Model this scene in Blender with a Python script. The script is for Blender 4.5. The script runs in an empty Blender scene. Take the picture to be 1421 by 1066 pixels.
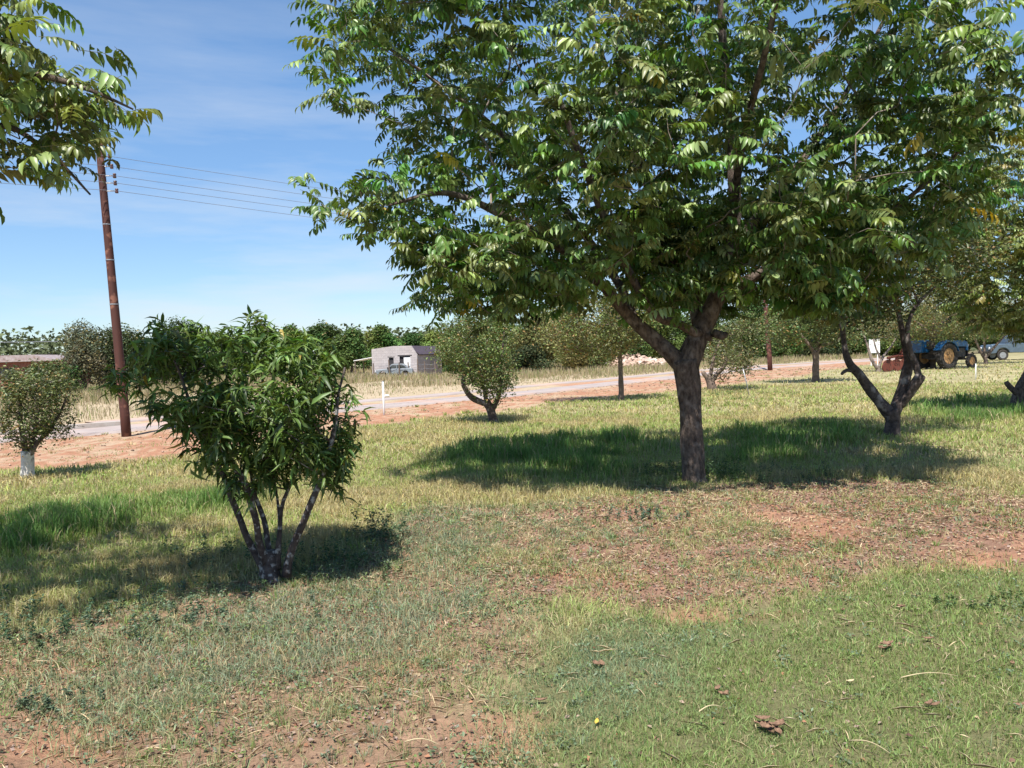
import bpy, bmesh, math, random
import numpy as np
from mathutils import Vector, Matrix
random.seed(7)
RNG = np.random.default_rng(11)
sc = bpy.context.scene
COL = sc.collection
# ------------------------------------------------------------------ camera
F = 1094.0; CX, CY = 710.5, 533.0; EYE = 1.6
PITCH = math.radians(2.15); ROLL = math.radians(1.8)
fw = np.array([0, math.cos(PITCH), -math.sin(PITCH)])
r0 = np.array([1.0, 0, 0]); u0 = np.array([0, math.sin(PITCH), math.cos(PITCH)])
rt = math.cos(ROLL)*r0 - math.sin(ROLL)*u0
up = math.cos(ROLL)*u0 + math.sin(ROLL)*r0
CAM = np.array([0, 0, EYE])
def ray(u, v): return fw + (u-CX)/F*rt - (v-CY)/F*up
def G(u, v):                                  # ground point seen at a pixel of the photograph
    d = ray(u, v); t = -EYE/d[2]; return CAM + d*t
def A(u, v, Y):                               # point seen at a pixel, at distance Y
    d = ray(u, v); return CAM + d*(Y/d[1])
def GY(u, v): return float(G(u, v)[1])
cd = bpy.data.cameras.new('camera'); cam = bpy.data.objects.new('camera', cd); COL.objects.link(cam)
cd.sensor_width = 36; cd.lens = 36*F/1421; cd.clip_end = 6000; cd.clip_start = 0.05
cam.matrix_world = Matrix(((rt[0], up[0], -fw[0], 0), (rt[1], up[1], -fw[1], 0), (rt[2], up[2], -fw[2], EYE), (0, 0, 0, 1)))
sc.camera = cam
SUN_EL = math.radians(60); sh = np.array([.28, 1.0]); sh = sh/np.linalg.norm(sh)   # direction in which shadows fall
# ------------------------------------------------------------------ noise
def _h(i, j, s):
    v = np.sin(i*127.1 + j*311.7 + s*74.7)*43758.5453
    return v - np.floor(v)
def vn(x, y, s=0):
    xi = np.floor(x); yi = np.floor(y); fx = x-xi; fy = y-yi
    fx = fx*fx*(3-2*fx); fy = fy*fy*(3-2*fy)
    return (_h(xi, yi, s)*(1-fx)+_h(xi+1, yi, s)*fx)*(1-fy) + (_h(xi, yi+1, s)*(1-fx)+_h(xi+1, yi+1, s)*fx)*fy
def fbm(x, y, s=0, o=4):
    r = 0; a = .5; t = 0
    for k in range(o):
        r = r + a*vn(x, y, s+k*13); t += a; a *= .5; x = x*2.03+5.1; y = y*2.03-3.7
    return r/t
def sstep(a, b, x):
    t = np.clip((x-a)/(b-a), 0, 1); return t*t*(3-2*t)
def sdist(poly, x, y):                         # signed distance to a ground polygon, + inside
    d = np.full(x.shape, 1e9); ins = np.zeros(x.shape, bool); n = len(poly)
    for i in range(n):
        ax, ay = poly[i][:2]; bx, by = poly[(i+1) % n][:2]
        ex, ey = bx-ax, by-ay; px, py = x-ax, y-ay
        t = np.clip((px*ex+py*ey)/(ex*ex+ey*ey+1e-12), 0, 1)
        d = np.minimum(d, (px-ex*t)**2+(py-ey*t)**2)
        c = ((ay > y) != (by > y)) & (x < (bx-ax)*(y-ay)/((by-ay) if abs(by-ay) > 1e-9 else 1e-9)+ax)
        ins ^= c
    d = np.sqrt(d); return np.where(ins, d, -d)
def gp(*pts): return [tuple(G(u, v)[:2]) for u, v in pts]
def pdist(line, x, y):
    d = np.full(x.shape, 1e9)
    for i in range(len(line)-1):
        ax, ay = line[i]; bx, by = line[i+1]; ex, ey = bx-ax, by-ay
        t = np.clip(((x-ax)*ex+(y-ay)*ey)/(ex*ex+ey*ey), 0, 1)
        d = np.minimum(d, np.hypot(x-ax-ex*t, y-ay-ey*t))
    return d
# ------------------------------------------------------------------ zones of the ground
Z_LAWN = gp((735, 1400), (715, 1066), (700, 985), (735, 930), (790, 890), (900, 856), (1010, 845), (1100, 818), (1200, 800), (1290, 786), (1421, 782), (1900, 770), (2600, 1400))
Z_BROWN = gp((640, 760), (780, 700), (900, 690), (1080, 672), (1240, 665), (1421, 690), (1750, 700), (1750, 775), (1421, 775), (1290, 783), (1200, 797), (1100, 815), (1010, 840), (900, 852), (760, 850))
Z_NEAR = gp((-900, 1500), (-900, 790), (0, 850), (200, 835), (330, 800), (470, 775), (560, 745), (650, 712), (800, 700), (900, 700), (760, 850), (700, 985), (715, 1066), (730, 1400))
Z_TALL = [gp((-200, 770), (-100, 735), (60, 712), (180, 694), (330, 680), (400, 690), (320, 715), (190, 735), (90, 765), (0, 790)),
          gp((585, 650), (650, 618), (780, 606), (880, 600), (930, 612), (900, 660), (850, 680), (740, 664), (660, 676)),
          gp((985, 615), (1030, 596), (1180, 588), (1230, 600), (1150, 640), (1010, 645)),
          gp((1245, 570), (1290, 555), (1421, 548), (1500, 560), (1421, 585), (1290, 590))]
Z_BLUE = [gp((555, 760), (640, 712), (790, 708), (800, 735), (700, 765), (600, 775)), gp((210, 910), (330, 800), (560, 800), (740, 815), (700, 880), (520, 900), (400, 930), (260, 950)),
          gp((700, 1000), (740, 900), (850, 890), (1000, 900), (1050, 1010), (800, 1090)), gp((1290, 660), (1250, 640), (1421, 610), (1421, 660))]
Z_BARE = [gp((1040, 725), (1120, 700), (1250, 715), (1220, 750), (1100, 770)), gp((1270, 780), (1290, 735), (1421, 740), (1500, 760), (1421, 785)), gp((860, 850), (950, 835), (1060, 845), (1000, 868), (880, 870)),
          gp((560, 1066), (600, 1000), (700, 990), (720, 1030), (640, 1080)), gp((60, 1066), (130, 960), (250, 960), (200, 1066))]
L_SOIL = gp((-900, 715), (-300, 684), (0, 652), (100, 646), (240, 634), (420, 611), (520, 593), (620, 579), (700, 570), (800, 556), (933, 544), (1027, 532), (1090, 525), (1150, 514), (1200, 507), (1260, 501), (1340, 494))
R_MID = gp((-900, 690), (-300, 642), (0, 611), (109, 602.5), (203, 594.5), (517, 566), (695, 550), (870, 531), (933, 524.5), (1027, 514), (1146, 505), (1250, 498), (1340, 491))
SOILP = L_SOIL + R_MID[::-1]
road_n = len(R_MID)
def offs(line, d):
    out = []
    for i in range(len(line)):
        a = line[max(i-1, 0)]; b = line[min(i+1, len(line)-1)]
        tx, ty = b[0]-a[0], b[1]-a[1]; l = math.hypot(tx, ty)
        out.append((line[i][0]-ty/l*d, line[i][1]+tx/l*d))
    return out
def road_side(x, y):                           # >0 beyond the road
    poly = R_MID + [(400, 400), (-400, 400)]
    return sdist(poly, x, y)
def zfun(x, y):
    f = 1/(1+np.hypot(x, y)/30)
    return (fbm(x*.45, y*.45, 3, 3)-.5)*.10*f + (fbm(x*3, y*3, 5, 3)-.5)*.035*f*np.exp(-np.hypot(x, y)/25)
def C3(*c): return np.array(c, float)
def mixc(a, b, t): return a*(1-t[:, None]) + b*t[:, None]
def zones(x, y):
    wx = x + (fbm(x*.9, y*.9, 21)-.5)*1.3; wy = y + (fbm(x*.9, y*.9, 31)-.5)*1.3
    n1 = fbm(x*1.6, y*1.6, 41); n2 = fbm(x*.55, y*.55, 51); n3 = fbm(x*6, y*6, 61, 3)
    r = np.hypot(x, y)
    lawn = sstep(-.18, .18, sdist(Z_LAWN, x+(wx-x)*.45, y+(wy-y)*.45))
    brown = sstep(-.3, .3, sdist(Z_BROWN, wx, wy))*(1-lawn)
    near = sstep(-.35, .35, sdist(Z_NEAR, wx, wy))*(1-lawn)*(1-brown)
    tall = np.zeros(x.shape)
    for p in Z_TALL: tall = np.maximum(tall, sstep(-.35, .5, sdist(p, wx, wy)))
    blue = np.zeros(x.shape)
    for p in Z_BLUE: blue = np.maximum(blue, sstep(-.5, .5, sdist(p, wx, wy)))
    bare = np.zeros(x.shape)
    for p in Z_BARE: bare = np.maximum(bare, sstep(-.15, .25, sdist(p, wx, wy)))
    soil = sstep(-.5, .6, sdist(SOILP, x+(wx-x)*1.2, y+(wy-y)*1.2))*sstep(.25, .55, n1+.28)
    soil = np.maximum(soil, sstep(.1, .6, sdist(SOILP, wx, wy))*.85)
    beyond = sstep(-1, .5, road_side(x, y))
    mid = np.clip(1-lawn-brown-near-soil-beyond, 0, 1)
    # soil albedo
    red = mixc(C3(.27, .13, .075)[None].repeat(len(x), 0), C3(.38, .21, .135)[None], n3)
    litter = mixc(C3(.18, .10, .067)[None].repeat(len(x), 0), C3(.33, .205, .145)[None], n3)
    thatch = mixc(C3(.21, .20, .10)[None].repeat(len(x), 0), C3(.34, .29, .16)[None], n3)
    dry = mixc(C3(.32, .255, .16)[None].repeat(len(x), 0), C3(.44, .35, .24)[None], n1)
    c = mixc(thatch, C3(.12, .12, .055)[None], lawn*.8)
    c = mixc(c, mixc(litter, red, sstep(.54, .66, n1)*.7), np.clip(brown+near*.85, 0, 1))
    c = mixc(c, C3(.44, .38, .22)[None], mid*sstep(.52, .68, n1)*.6)
    c = mixc(c, mixc(red*1.05, C3(.40, .31, .21)[None], sstep(.44, .62, n2*.5+n3*.5)*.75), np.clip(soil, 0, 1))
    c = mixc(c, dry, beyond)
    c = mixc(c, mixc(dry, red*1.1, sstep(.35, .6, n2)), beyond*sstep(5.5, 1.0, road_side(x, y)))
    c = mixc(c, red, bare*sstep(.35, .55, n3*.5+n1*.5)*.9)
    # grass density (0..1), height (m), albedo
    dens = lawn*(.35+.65*sstep(.36, .5, n1*.5+n3*.5)) + near*(.08+.34*sstep(.45, .57, n1*.6+n3*.4)) + brown*(.08+.42*sstep(.46, .58, n1*.5+n3*.5)) + mid*(.55+.45*sstep(.3, .5, n1))
    dens = dens + blue*(near+brown)*.42
    dens = dens*(1-bare*.85)*(1-np.clip(soil, 0, 1)*.97) + np.clip(soil, 0, 1)*.22*sstep(.5, .62, n1)
    dens = dens*(1-beyond)
    hgt = lawn*(.022+.02*n1) + near*(.03+.045*n1) + brown*(.03+.03*n1) + mid*(.055+.06*n1) + tall*(.02+.09*sstep(.42, .65, n1)) + .02*soil
    straw = C3(.42, .36, .17); 
    gl = C3(.21, .28, .09); gb = C3(.205, .265, .17); gy = C3(.34, .40, .12); gt = C3(.13, .235, .06)
    g = mixc(gl[None].repeat(len(x), 0), gy[None], np.clip(mid*(.45+.6*n2), 0, 1))
    g = mixc(g, gb[None], np.clip(near*.6*n1*1.4+blue*.7*(1-mid*.5), 0, 1))
    g = mixc(g, straw[None], np.clip(mid*sstep(.47, .58, n1*.6+n2*.4)*.85+brown*.5*sstep(.4, .6, n3)+near*.15, 0, 1)*(1-tall*.8))
    g = mixc(g, gt[None], tall*(.35+.6*sstep(.40, .6, n1)))
    return dict(c=c, dens=np.clip(dens, 0, 1), hgt=hgt, g=g, lawn=lawn, brown=brown, near=near, mid=mid, tall=tall, soil=soil, beyond=beyond, bare=bare, blue=blue, n1=n1)
# ------------------------------------------------------------------ materials
def nmat(name):
    m = bpy.data.materials.new(name); m.use_nodes = True; nt = m.node_tree; nt.nodes.clear()
    out = nt.nodes.new('ShaderNodeOutputMaterial'); return m, nt, out
def lnk(nt, a, b): nt.links.new(a, b)
def leafmat(name, rough=.42, trans=.32, spec=.5):
    m, nt, out = nmat(name); N = nt.nodes.new
    at = N('ShaderNodeAttribute'); at.attribute_name = 'tint'
    p = N('ShaderNodeBsdfPrincipled'); p.inputs['Roughness'].default_value = rough; p.inputs['Specular IOR Level'].default_value = spec
    t = N('ShaderNodeBsdfTranslucent'); mx = N('ShaderNodeMixShader'); mx.inputs[0].default_value = trans
    hs = N('ShaderNodeHueSaturation'); hs.inputs['Saturation'].default_value = 1.15; hs.inputs['Value'].default_value = 1.25; hs.inputs['Hue'].default_value = .485
    lnk(nt, at.outputs['Color'], p.inputs['Base Color']); lnk(nt, at.outputs['Color'], hs.inputs['Color']); lnk(nt, hs.outputs[0], t.inputs['Color'])
    lnk(nt, p.outputs[0], mx.inputs[1]); lnk(nt, t.outputs[0], mx.inputs[2]); lnk(nt, mx.outputs[0], out.inputs['Surface'])
    return m
def surf(name, c1, c2=None, rough=.8, scale=8, bump=0.0, spec=.3, metal=0, stretch=(1, 1, 1), detail=6, contrast=(.35, .65), c3=None, c3_scale=1.5, c3_lim=(.55, .65)):
    m, nt, out = nmat(name); N = nt.nodes.new
    p = N('ShaderNodeBsdfPrincipled'); p.inputs['Roughness'].default_value = rough; p.inputs['Specular IOR Level'].default_value = spec; p.inputs['Metallic'].default_value = metal
    lnk(nt, p.outputs[0], out.inputs['Surface'])
    tc = N('ShaderNodeTexCoord'); mp = N('ShaderNodeMapping'); mp.inputs['Scale'].default_value = stretch
    lnk(nt, tc.outputs['Object'], mp.inputs[0])
    nz = N('ShaderNodeTexNoise'); nz.inputs['Scale'].default_value = scale; nz.inputs['Detail'].default_value = detail; nz.inputs['Roughness'].default_value = .65
    lnk(nt, mp.outputs[0], nz.inputs['Vector'])
    mr = N('ShaderNodeMapRange'); mr.inputs[1].default_value = contrast[0]; mr.inputs[2].default_value = contrast[1]; lnk(nt, nz.outputs['Fac'], mr.inputs[0])
    mx = N('ShaderNodeMix'); mx.data_type = 'RGBA'; mx.inputs[6].default_value = (*c1, 1); mx.inputs[7].default_value = (*(c2 or [k*.7 for k in c1]), 1)
    lnk(nt, mr.outputs[0], mx.inputs[0]); o = mx.outputs[2]
    if c3:
        n3 = N('ShaderNodeTexNoise'); n3.inputs['Scale'].default_value = c3_scale; n3.inputs['Detail'].default_value = 8; lnk(nt, tc.outputs['Object'], n3.inputs['Vector'])
        m3 = N('ShaderNodeMapRange'); m3.inputs[1].default_value = c3_lim[0]; m3.inputs[2].default_value = c3_lim[1]; lnk(nt, n3.outputs['Fac'], m3.inputs[0])
        x3 = N('ShaderNodeMix'); x3.data_type = 'RGBA'; x3.inputs[7].default_value = (*c3, 1); lnk(nt, o, x3.inputs[6]); lnk(nt, m3.outputs[0], x3.inputs[0]); o = x3.outputs[2]
    lnk(nt, o, p.inputs['Base Color'])
    if bump:
        b = N('ShaderNodeBump'); b.inputs['Strength'].default_value = 1; b.inputs['Distance'].default_value = bump; lnk(nt, nz.outputs['Fac'], b.inputs['Height']); lnk(nt, b.outputs[0], p.inputs['Normal'])
    return m
def brickmat(name, c1, c2, mortar, bw, bh, msize=.012):
    m, nt, out = nmat(name); N = nt.nodes.new
    p = N('ShaderNodeBsdfPrincipled'); p.inputs['Roughness'].default_value = .9; lnk(nt, p.outputs[0], out.inputs['Surface'])
    tc = N('ShaderNodeTexCoord'); sp = N('ShaderNodeSeparateXYZ'); lnk(nt, tc.outputs['Object'], sp.inputs[0])
    ad = N('ShaderNodeMath'); ad.operation = 'ADD'; lnk(nt, sp.outputs[0], ad.inputs[0]); lnk(nt, sp.outputs[1], ad.inputs[1])
    cb = N('ShaderNodeCombineXYZ'); lnk(nt, ad.outputs[0], cb.inputs[0]); lnk(nt, sp.outputs[2], cb.inputs[1])
    b = N('ShaderNodeTexBrick'); b.inputs['Color1'].default_value = (*c1, 1); b.inputs['Color2'].default_value = (*c2, 1); b.inputs['Mortar'].default_value = (*mortar, 1)
    b.inputs['Scale'].default_value = 1; b.inputs['Brick Width'].default_value = bw; b.inputs['Row Height'].default_value = bh; b.inputs['Mortar Size'].default_value = msize
    lnk(nt, cb.outputs[0], b.inputs['Vector']); nz = N('ShaderNodeTexNoise'); nz.inputs['Scale'].default_value = 2; nz.inputs['Detail'].default_value = 6; lnk(nt, tc.outputs['Object'], nz.inputs['Vector'])
    mr = N('ShaderNodeMapRange'); mr.inputs[3].default_value = .78; mr.inputs[4].default_value = 1.15; lnk(nt, nz.outputs[0], mr.inputs[0])
    mu = N('ShaderNodeVectorMath'); mu.operation = 'SCALE'; lnk(nt, b.outputs[0], mu.inputs[0]); lnk(nt, mr.outputs[0], mu.inputs['Scale']); lnk(nt, mu.outputs[0], p.inputs['Base Color'])
    return m
M = {}
M['pecan'] = leafmat('pecan_leaf', .40, .26, .45)
M['leaf'] = leafmat('leaf', .46, .25, .42)
M['farleaf'] = leafmat('far_leaf', .65, .2, .2)
M['grass'] = leafmat('grass_blade', .55, .35, .3)
M['litter'] = leafmat('dry_litter', .85, .08, .1)
M['bark'] = surf('pecan_bark', (.05, .037, .031), (.18, .14, .115), .92, 22, .03, .15, stretch=(1, 1, .45), contrast=(.36, .66), c3=(.27, .23, .20), c3_scale=7, c3_lim=(.56, .76))
M['twig'] = surf('twig_bark', (.16, .125, .105), (.27, .225, .19), .85, 14, .003, .2)
M['peachbark'] = surf('peach_bark', (.040, .028, .026), (.10, .08, .072), .85, 20, .006, .25, c3=(.36, .34, .32), c3_scale=26, c3_lim=(.54, .66))
M['darkbark'] = surf('dark_bark', (.045, .033, .030), (.13, .10, .09), .9, 18, .008, .2, c3=(.30, .26, .24), c3_scale=6, c3_lim=(.56, .68))
M['whitewash'] = surf('whitewashed_bark', (.72, .70, .67), (.50, .46, .42), .9, 14, .006, .2, c3=(.16, .12, .10), c3_scale=9, c3_lim=(.58, .64))
M['farbark'] = surf('far_bark', (.20, .15, .12), (.11, .085, .07), .9, 8, .01, .2)
M['pole'] = surf('creosoted_pole', (.082, .030, .022), (.062, .026, .020), .7, 14, .003, .3, stretch=(1, 1, .08), c3=(.20, .09, .06), c3_scale=5)
M['steel'] = surf('galvanised_steel', (.42, .43, .44), (.30, .30, .31), .45, 20, 0, .5, metal=.6)
M['insul'] = surf('brown_glazed_insulator', (.10, .04, .03), (.06, .03, .02), .25, 5, 0, .6)
M['wire'] = surf('weathered_wire', (.14, .15, .17), (.2, .2, .22), .6, 5, 0, .3)
M['block'] = brickmat('grey_block', (.42, .375, .36), (.36, .32, .31), (.29, .26, .25), .40, .20)
M['redbrick'] = brickmat('red_brick', (.26, .085, .06), (.20, .065, .05), (.25, .17, .14), .22, .075, .008)
M['rubble'] = surf('pale_rubble', (.52, .40, .32), (.36, .24, .18), .9, 3, .01, .2, c3=(.60, .52, .46), c3_scale=1)
M['darkroof'] = surf('dark_roof_sheet', (.062, .045, .058), (.09, .07, .08), .7, 3, 0, .3)
M['tinroof'] = surf('tin_roof', (.36, .31, .29), (.24, .17, .15), .5, 4, 0, .5)
M['white'] = surf('white_paint', (.80, .80, .79), (.68, .67, .64), .5, 6, 0, .4)
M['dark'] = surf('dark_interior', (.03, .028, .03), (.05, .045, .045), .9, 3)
M['blue'] = surf('faded_blue_paint', (.010, .11, .28), (.013, .06, .15), .38, 9, 0, .5, c3=(.10, .13, .15), c3_scale=5, c3_lim=(.6, .66))
M['tyre'] = surf('tyre_rubber', (.025, .024, .023), (.06, .052, .045), .85, 10, .004, .2)
M['rim'] = surf('rusty_yellow_rim', (.42, .24, .09), (.26, .15, .08), .7, 9, 0, .3)
M['engine'] = surf('oily_engine', (.035, .033, .032), (.08, .065, .05), .6, 12, .004, .4)
M['redpaint'] = surf('worn_red_paint', (.15, .03, .018), (.09, .035, .022), .6, 9, 0, .4)
M['slate'] = surf('slate_blue_car_paint', (.085, .12, .155), (.06, .085, .11), .3, 4, 0, .6)
M['greypaint'] = surf('grey_car_paint', (.22, .25, .27), (.16, .18, .20), .35, 4, 0, .6)
M['glass'] = surf('dark_car_glass', (.03, .04, .045), (.05, .06, .065), .08, 2, 0, .8)
M['straw'] = surf('straw', (.5, .42, .25), (.36, .29, .17), .9, 8)
M['deadleaf'] = surf('dead_leaf', (.26, .16, .10), (.11, .065, .045), .8, 60, .002, .2)
M['yellowleaf'] = surf('yellow_leaf', (.58, .44, .08), (.48, .33, .06), .6, 30)
M['road'] = surf('dusty_road', (.37, .315, .29), (.30, .25, .23), .9, 1.2, .004, .2, detail=10, c3=(.44, .30, .23), c3_scale=.35, c3_lim=(.52, .66))
M['kerb'] = surf('concrete_kerb', (.52, .48, .43), (.42, .36, .31), .9, 5, .003)
M['rust'] = surf('rusty_scrap', (.17, .075, .05), (.28, .20, .16), .8, 7)
# ground material: the sheet's own albedo per spot, roughened by noise
def groundmat():
    m, nt, out = nmat('ground'); N = nt.nodes.new
    p = N('ShaderNodeBsdfPrincipled'); p.inputs['Roughness'].default_value = .95; p.inputs['Specular IOR Level'].default_value = .1; lnk(nt, p.outputs[0], out.inputs['Surface'])
    at = N('ShaderNodeAttribute'); at.attribute_name = 'tint'; tc = N('ShaderNodeTexCoord')
    n = []
    for s, d in ((38, 6), (7, 5)):
        z = N('ShaderNodeTexNoise'); z.inputs['Scale'].default_value = s; z.inputs['Detail'].default_value = d; z.inputs['Roughness'].default_value = .7; lnk(nt, tc.outputs['Object'], z.inputs['Vector']); n.append(z)
    ml = N('ShaderNodeMath'); ml.operation = 'ADD'; lnk(nt, n[0].outputs['Fac'], ml.inputs[0]); lnk(nt, n[1].outputs['Fac'], ml.inputs[1])
    mr = N('ShaderNodeMapRange'); mr.inputs[1].default_value = .65; mr.inputs[2].default_value = 1.35; mr.inputs[3].default_value = .62; mr.inputs[4].default_value = 1.38; lnk(nt, ml.outputs[0], mr.inputs[0])
    sc_ = N('ShaderNodeVectorMath'); sc_.operation = 'SCALE'; lnk(nt, at.outputs['Color'], sc_.inputs[0]); lnk(nt, mr.outputs[0], sc_.inputs['Scale']); lnk(nt, sc_.outputs[0], p.inputs['Base Color'])
    b = N('ShaderNodeBump'); b.inputs['Distance'].default_value = .02; b.inputs['Strength'].default_value = .9; lnk(nt, ml.outputs[0], b.inputs['Height']); lnk(nt, b.outputs[0], p.inputs['Normal'])
    return m
M['ground'] = groundmat()
# ------------------------------------------------------------------ mesh helpers
def np_obj(name, V, T, mat, tint=None, parent=None, smooth=False, k=3):
    me = bpy.data.meshes.new(name); V = np.asarray(V, np.float32); T = np.asarray(T, np.int32)
    me.vertices.add(len(V)); me.vertices.foreach_set('co', V.ravel())
    me.loops.add(T.size); me.loops.foreach_set('vertex_index', T.ravel())
    me.polygons.add(len(T)); me.polygons.foreach_set('loop_start', np.arange(0, T.size, k, dtype=np.int32)); me.polygons.foreach_set('loop_total', np.full(len(T), k, np.int32))
    if smooth: me.polygons.foreach_set('use_smooth', np.ones(len(T), bool))
    if tint is not None:
        a = me.color_attributes.new('tint', 'FLOAT_COLOR', 'POINT')
        a.data.foreach_set('color', np.concatenate([np.clip(tint, 0, 1), np.ones((len(tint), 1))], 1).astype(np.float32).ravel())
    me.update(calc_edges=True); me.materials.append(mat)
    o = bpy.data.objects.new(name, me); COL.objects.link(o)
    if parent: o.parent = parent
    return o
def tag(o, label=None, cat=None, group=None, kind=None):
    if label: o['label'] = label
    if cat: o['category'] = cat
    if group: o['group'] = group
    if kind: o['kind'] = kind
    return o
def empty(name, loc, label, cat, group=None, rz=0):
    o = bpy.data.objects.new(name, None); COL.objects.link(o); o.location = Vector(loc); o.rotation_euler = (0, 0, rz); o.empty_display_size = .2
    return tag(o, label, cat, group)
class MB:
    def __init__(s): s.v = []; s.f = []
    def add(s, vs, fs):
        b = len(s.v); s.v += [tuple(map(float, v)) for v in vs]; s.f += [tuple(i+b for i in f) for f in fs]; return s
    def box(s, c, d, m=None):
        c = Vector(c); vs = [Vector((x*d[0]/2, y*d[1]/2, z*d[2]/2)) for x in (-1, 1) for y in (-1, 1) for z in (-1, 1)]
        if m is not None: vs = [m @ v for v in vs]
        return s.add([v+c for v in vs], [(0, 1, 3, 2), (4, 6, 7, 5), (0, 4, 5, 1), (2, 3, 7, 6), (0, 2, 6, 4), (1, 5, 7, 3)])
    def tube(s, pts, rad, n=8, rough=0, seed=0, cap=True):
        pts = [Vector(p) for p in pts]; L = len(pts)
        if not hasattr(rad, '__len__'): rad = [rad]*L
        t0 = (pts[1]-pts[0]).normalized(); a = Vector((1, 0, 0)) if abs(t0.x) < .8 else Vector((0, 1, 0)); nrm = (a-t0*a.dot(t0)).normalized()
        vs = []; rr = random.Random(seed); ph = [rr.random()*6.28 for _ in range(6)]; dist = 0
        for i in range(L):
            t = (pts[min(i+1, L-1)]-pts[max(i-1, 0)]).normalized(); nrm = (nrm-t*nrm.dot(t)).normalized(); bn = t.cross(nrm)
            if i: dist += (pts[i]-pts[i-1]).length
            for k in range(n):
                an = k/n*2*math.pi; q = 1
                if rough: q = 1+rough*(math.sin(an*3+ph[0]+dist*3)*.45+math.sin(an*5+ph[1]-dist*7)*.3+math.sin(an*8+ph[2]+dist*15)*.25+math.sin(an*2+dist*11+ph[3])*.4)
                vs.append(pts[i]+(nrm*math.cos(an)+bn*math.sin(an))*rad[i]*q)
        fs = [(i*n+k, i*n+(k+1) % n, (i+1)*n+(k+1) % n, (i+1)*n+k) for i in range(L-1) for k in range(n)]
        if cap: fs += [tuple(range(n-1, -1, -1)), tuple((L-1)*n+k for k in range(n))]
        return s.add(vs, fs)
    def cyl(s, a, b, r, n=16, r2=None): return s.tube([a, b], [r, r if r2 is None else r2], n)
    def prism(s, poly, y0, y1):               # polygon in x,z extruded along y
        n = len(poly); vs = [(x, y0, z) for x, z in poly]+[(x, y1, z) for x, z in poly]
        return s.add(vs, [tuple(range(n)), tuple(range(2*n-1, n-1, -1))]+[(i, i+n, (i+1) % n+n, (i+1) % n) for i in range(n)])
    def build(s, name, mat, parent=None, smooth=False, bevel=0, label=None):
        me = bpy.data.meshes.new(name); me.from_pydata(s.v, [], s.f); me.materials.append(mat)
        bm = bmesh.new(); bm.from_mesh(me); bmesh.ops.recalc_face_normals(bm, faces=bm.faces); bm.to_mesh(me); bm.free()
        if smooth:
            me.polygons.foreach_set('use_smooth', [True]*len(me.polygons))
        o = bpy.data.objects.new(name, me); COL.objects.link(o)
        if parent: o.parent = parent
        if bevel: b = o.modifiers.new('b', 'BEVEL'); b.width = bevel; b.segments = 2; b.limit_method = 'ANGLE'
        if label: o['label'] = label
        return o
def nz(a): return a/np.maximum(np.linalg.norm(a, axis=-1, keepdims=True), 1e-9)
def leaves(P, D, Nn, L, W, curl, fold=.25):    # folded curved leaves, 8 verts each
    n = len(P); D = nz(D); S = nz(np.cross(D, Nn)); Nn = np.cross(S, D); L = L[:, None]; W = W[:, None]; c = (curl[:, None] if hasattr(curl, '__len__') else curl)
    m1 = P+D*L*.33-Nn*c*L*.08; m2 = P+D*L*.68-Nn*c*L*.36; tip = P+D*L*.96-Nn*c*L*.85
    u = Nn*W*fold
    V = np.stack([P, m1, m2, tip, m1+S*W*.5+u, m1-S*W*.5+u, m2+S*W*.42+u, m2-S*W*.42+u], 1).reshape(-1, 3)
    t = np.array([[0, 4, 1], [0, 1, 5], [4, 6, 2], [4, 2, 1], [1, 2, 7], [1, 7, 5], [6, 3, 2], [2, 3, 7]])
    return V, (t[None]+np.arange(n)[:, None, None]*8).reshape(-1, 3)
def flats(P, D, Nn, L, W):                     # small folded leaves, 4 verts
    n = len(P); D = nz(D); S = nz(np.cross(D, Nn)); Nn = np.cross(S, D); L = L[:, None]; W = W[:, None]
    V = np.stack([P, P+D*L*.45+S*W*.5+Nn*W*.15, P+D*L-Nn*L*.15, P+D*L*.45-S*W*.5+Nn*W*.15], 1).reshape(-1, 3)
    t = np.array([[0, 1, 2], [0, 2, 3]])
    return V, (t[None]+np.arange(n)[:, None, None]*4).reshape(-1, 3)
def rdir(rng, n, zlo=-1, zhi=1):
    a = rng.uniform(0, 2*np.pi, n); z = rng.uniform(zlo, zhi, n); r = np.sqrt(1-z*z); return np.stack([r*np.cos(a), r*np.sin(a), z], 1)
def tints(rng, n, base, var=.25, yel=.0, lite=.0, ycol=(.42, .34, .05), lcol=(.17, .25, .075)):
    b = np.array(base)[None]*(1+rng.normal(0, var, (n, 1)).clip(-.6, 1))
    b = b*(1+rng.normal(0, .10, (n, 3)))
    u = rng.random(n); b[u < yel] = np.array(ycol)*(.6+.6*rng.random(((u < yel).sum(), 1)))
    k = (u > 1-lite); q = .4+.6*rng.random((k.sum(), 1)); b[k] = b[k]*(1-q)+np.array(lcol)*q
    return np.clip(b, .004, .9)
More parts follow.
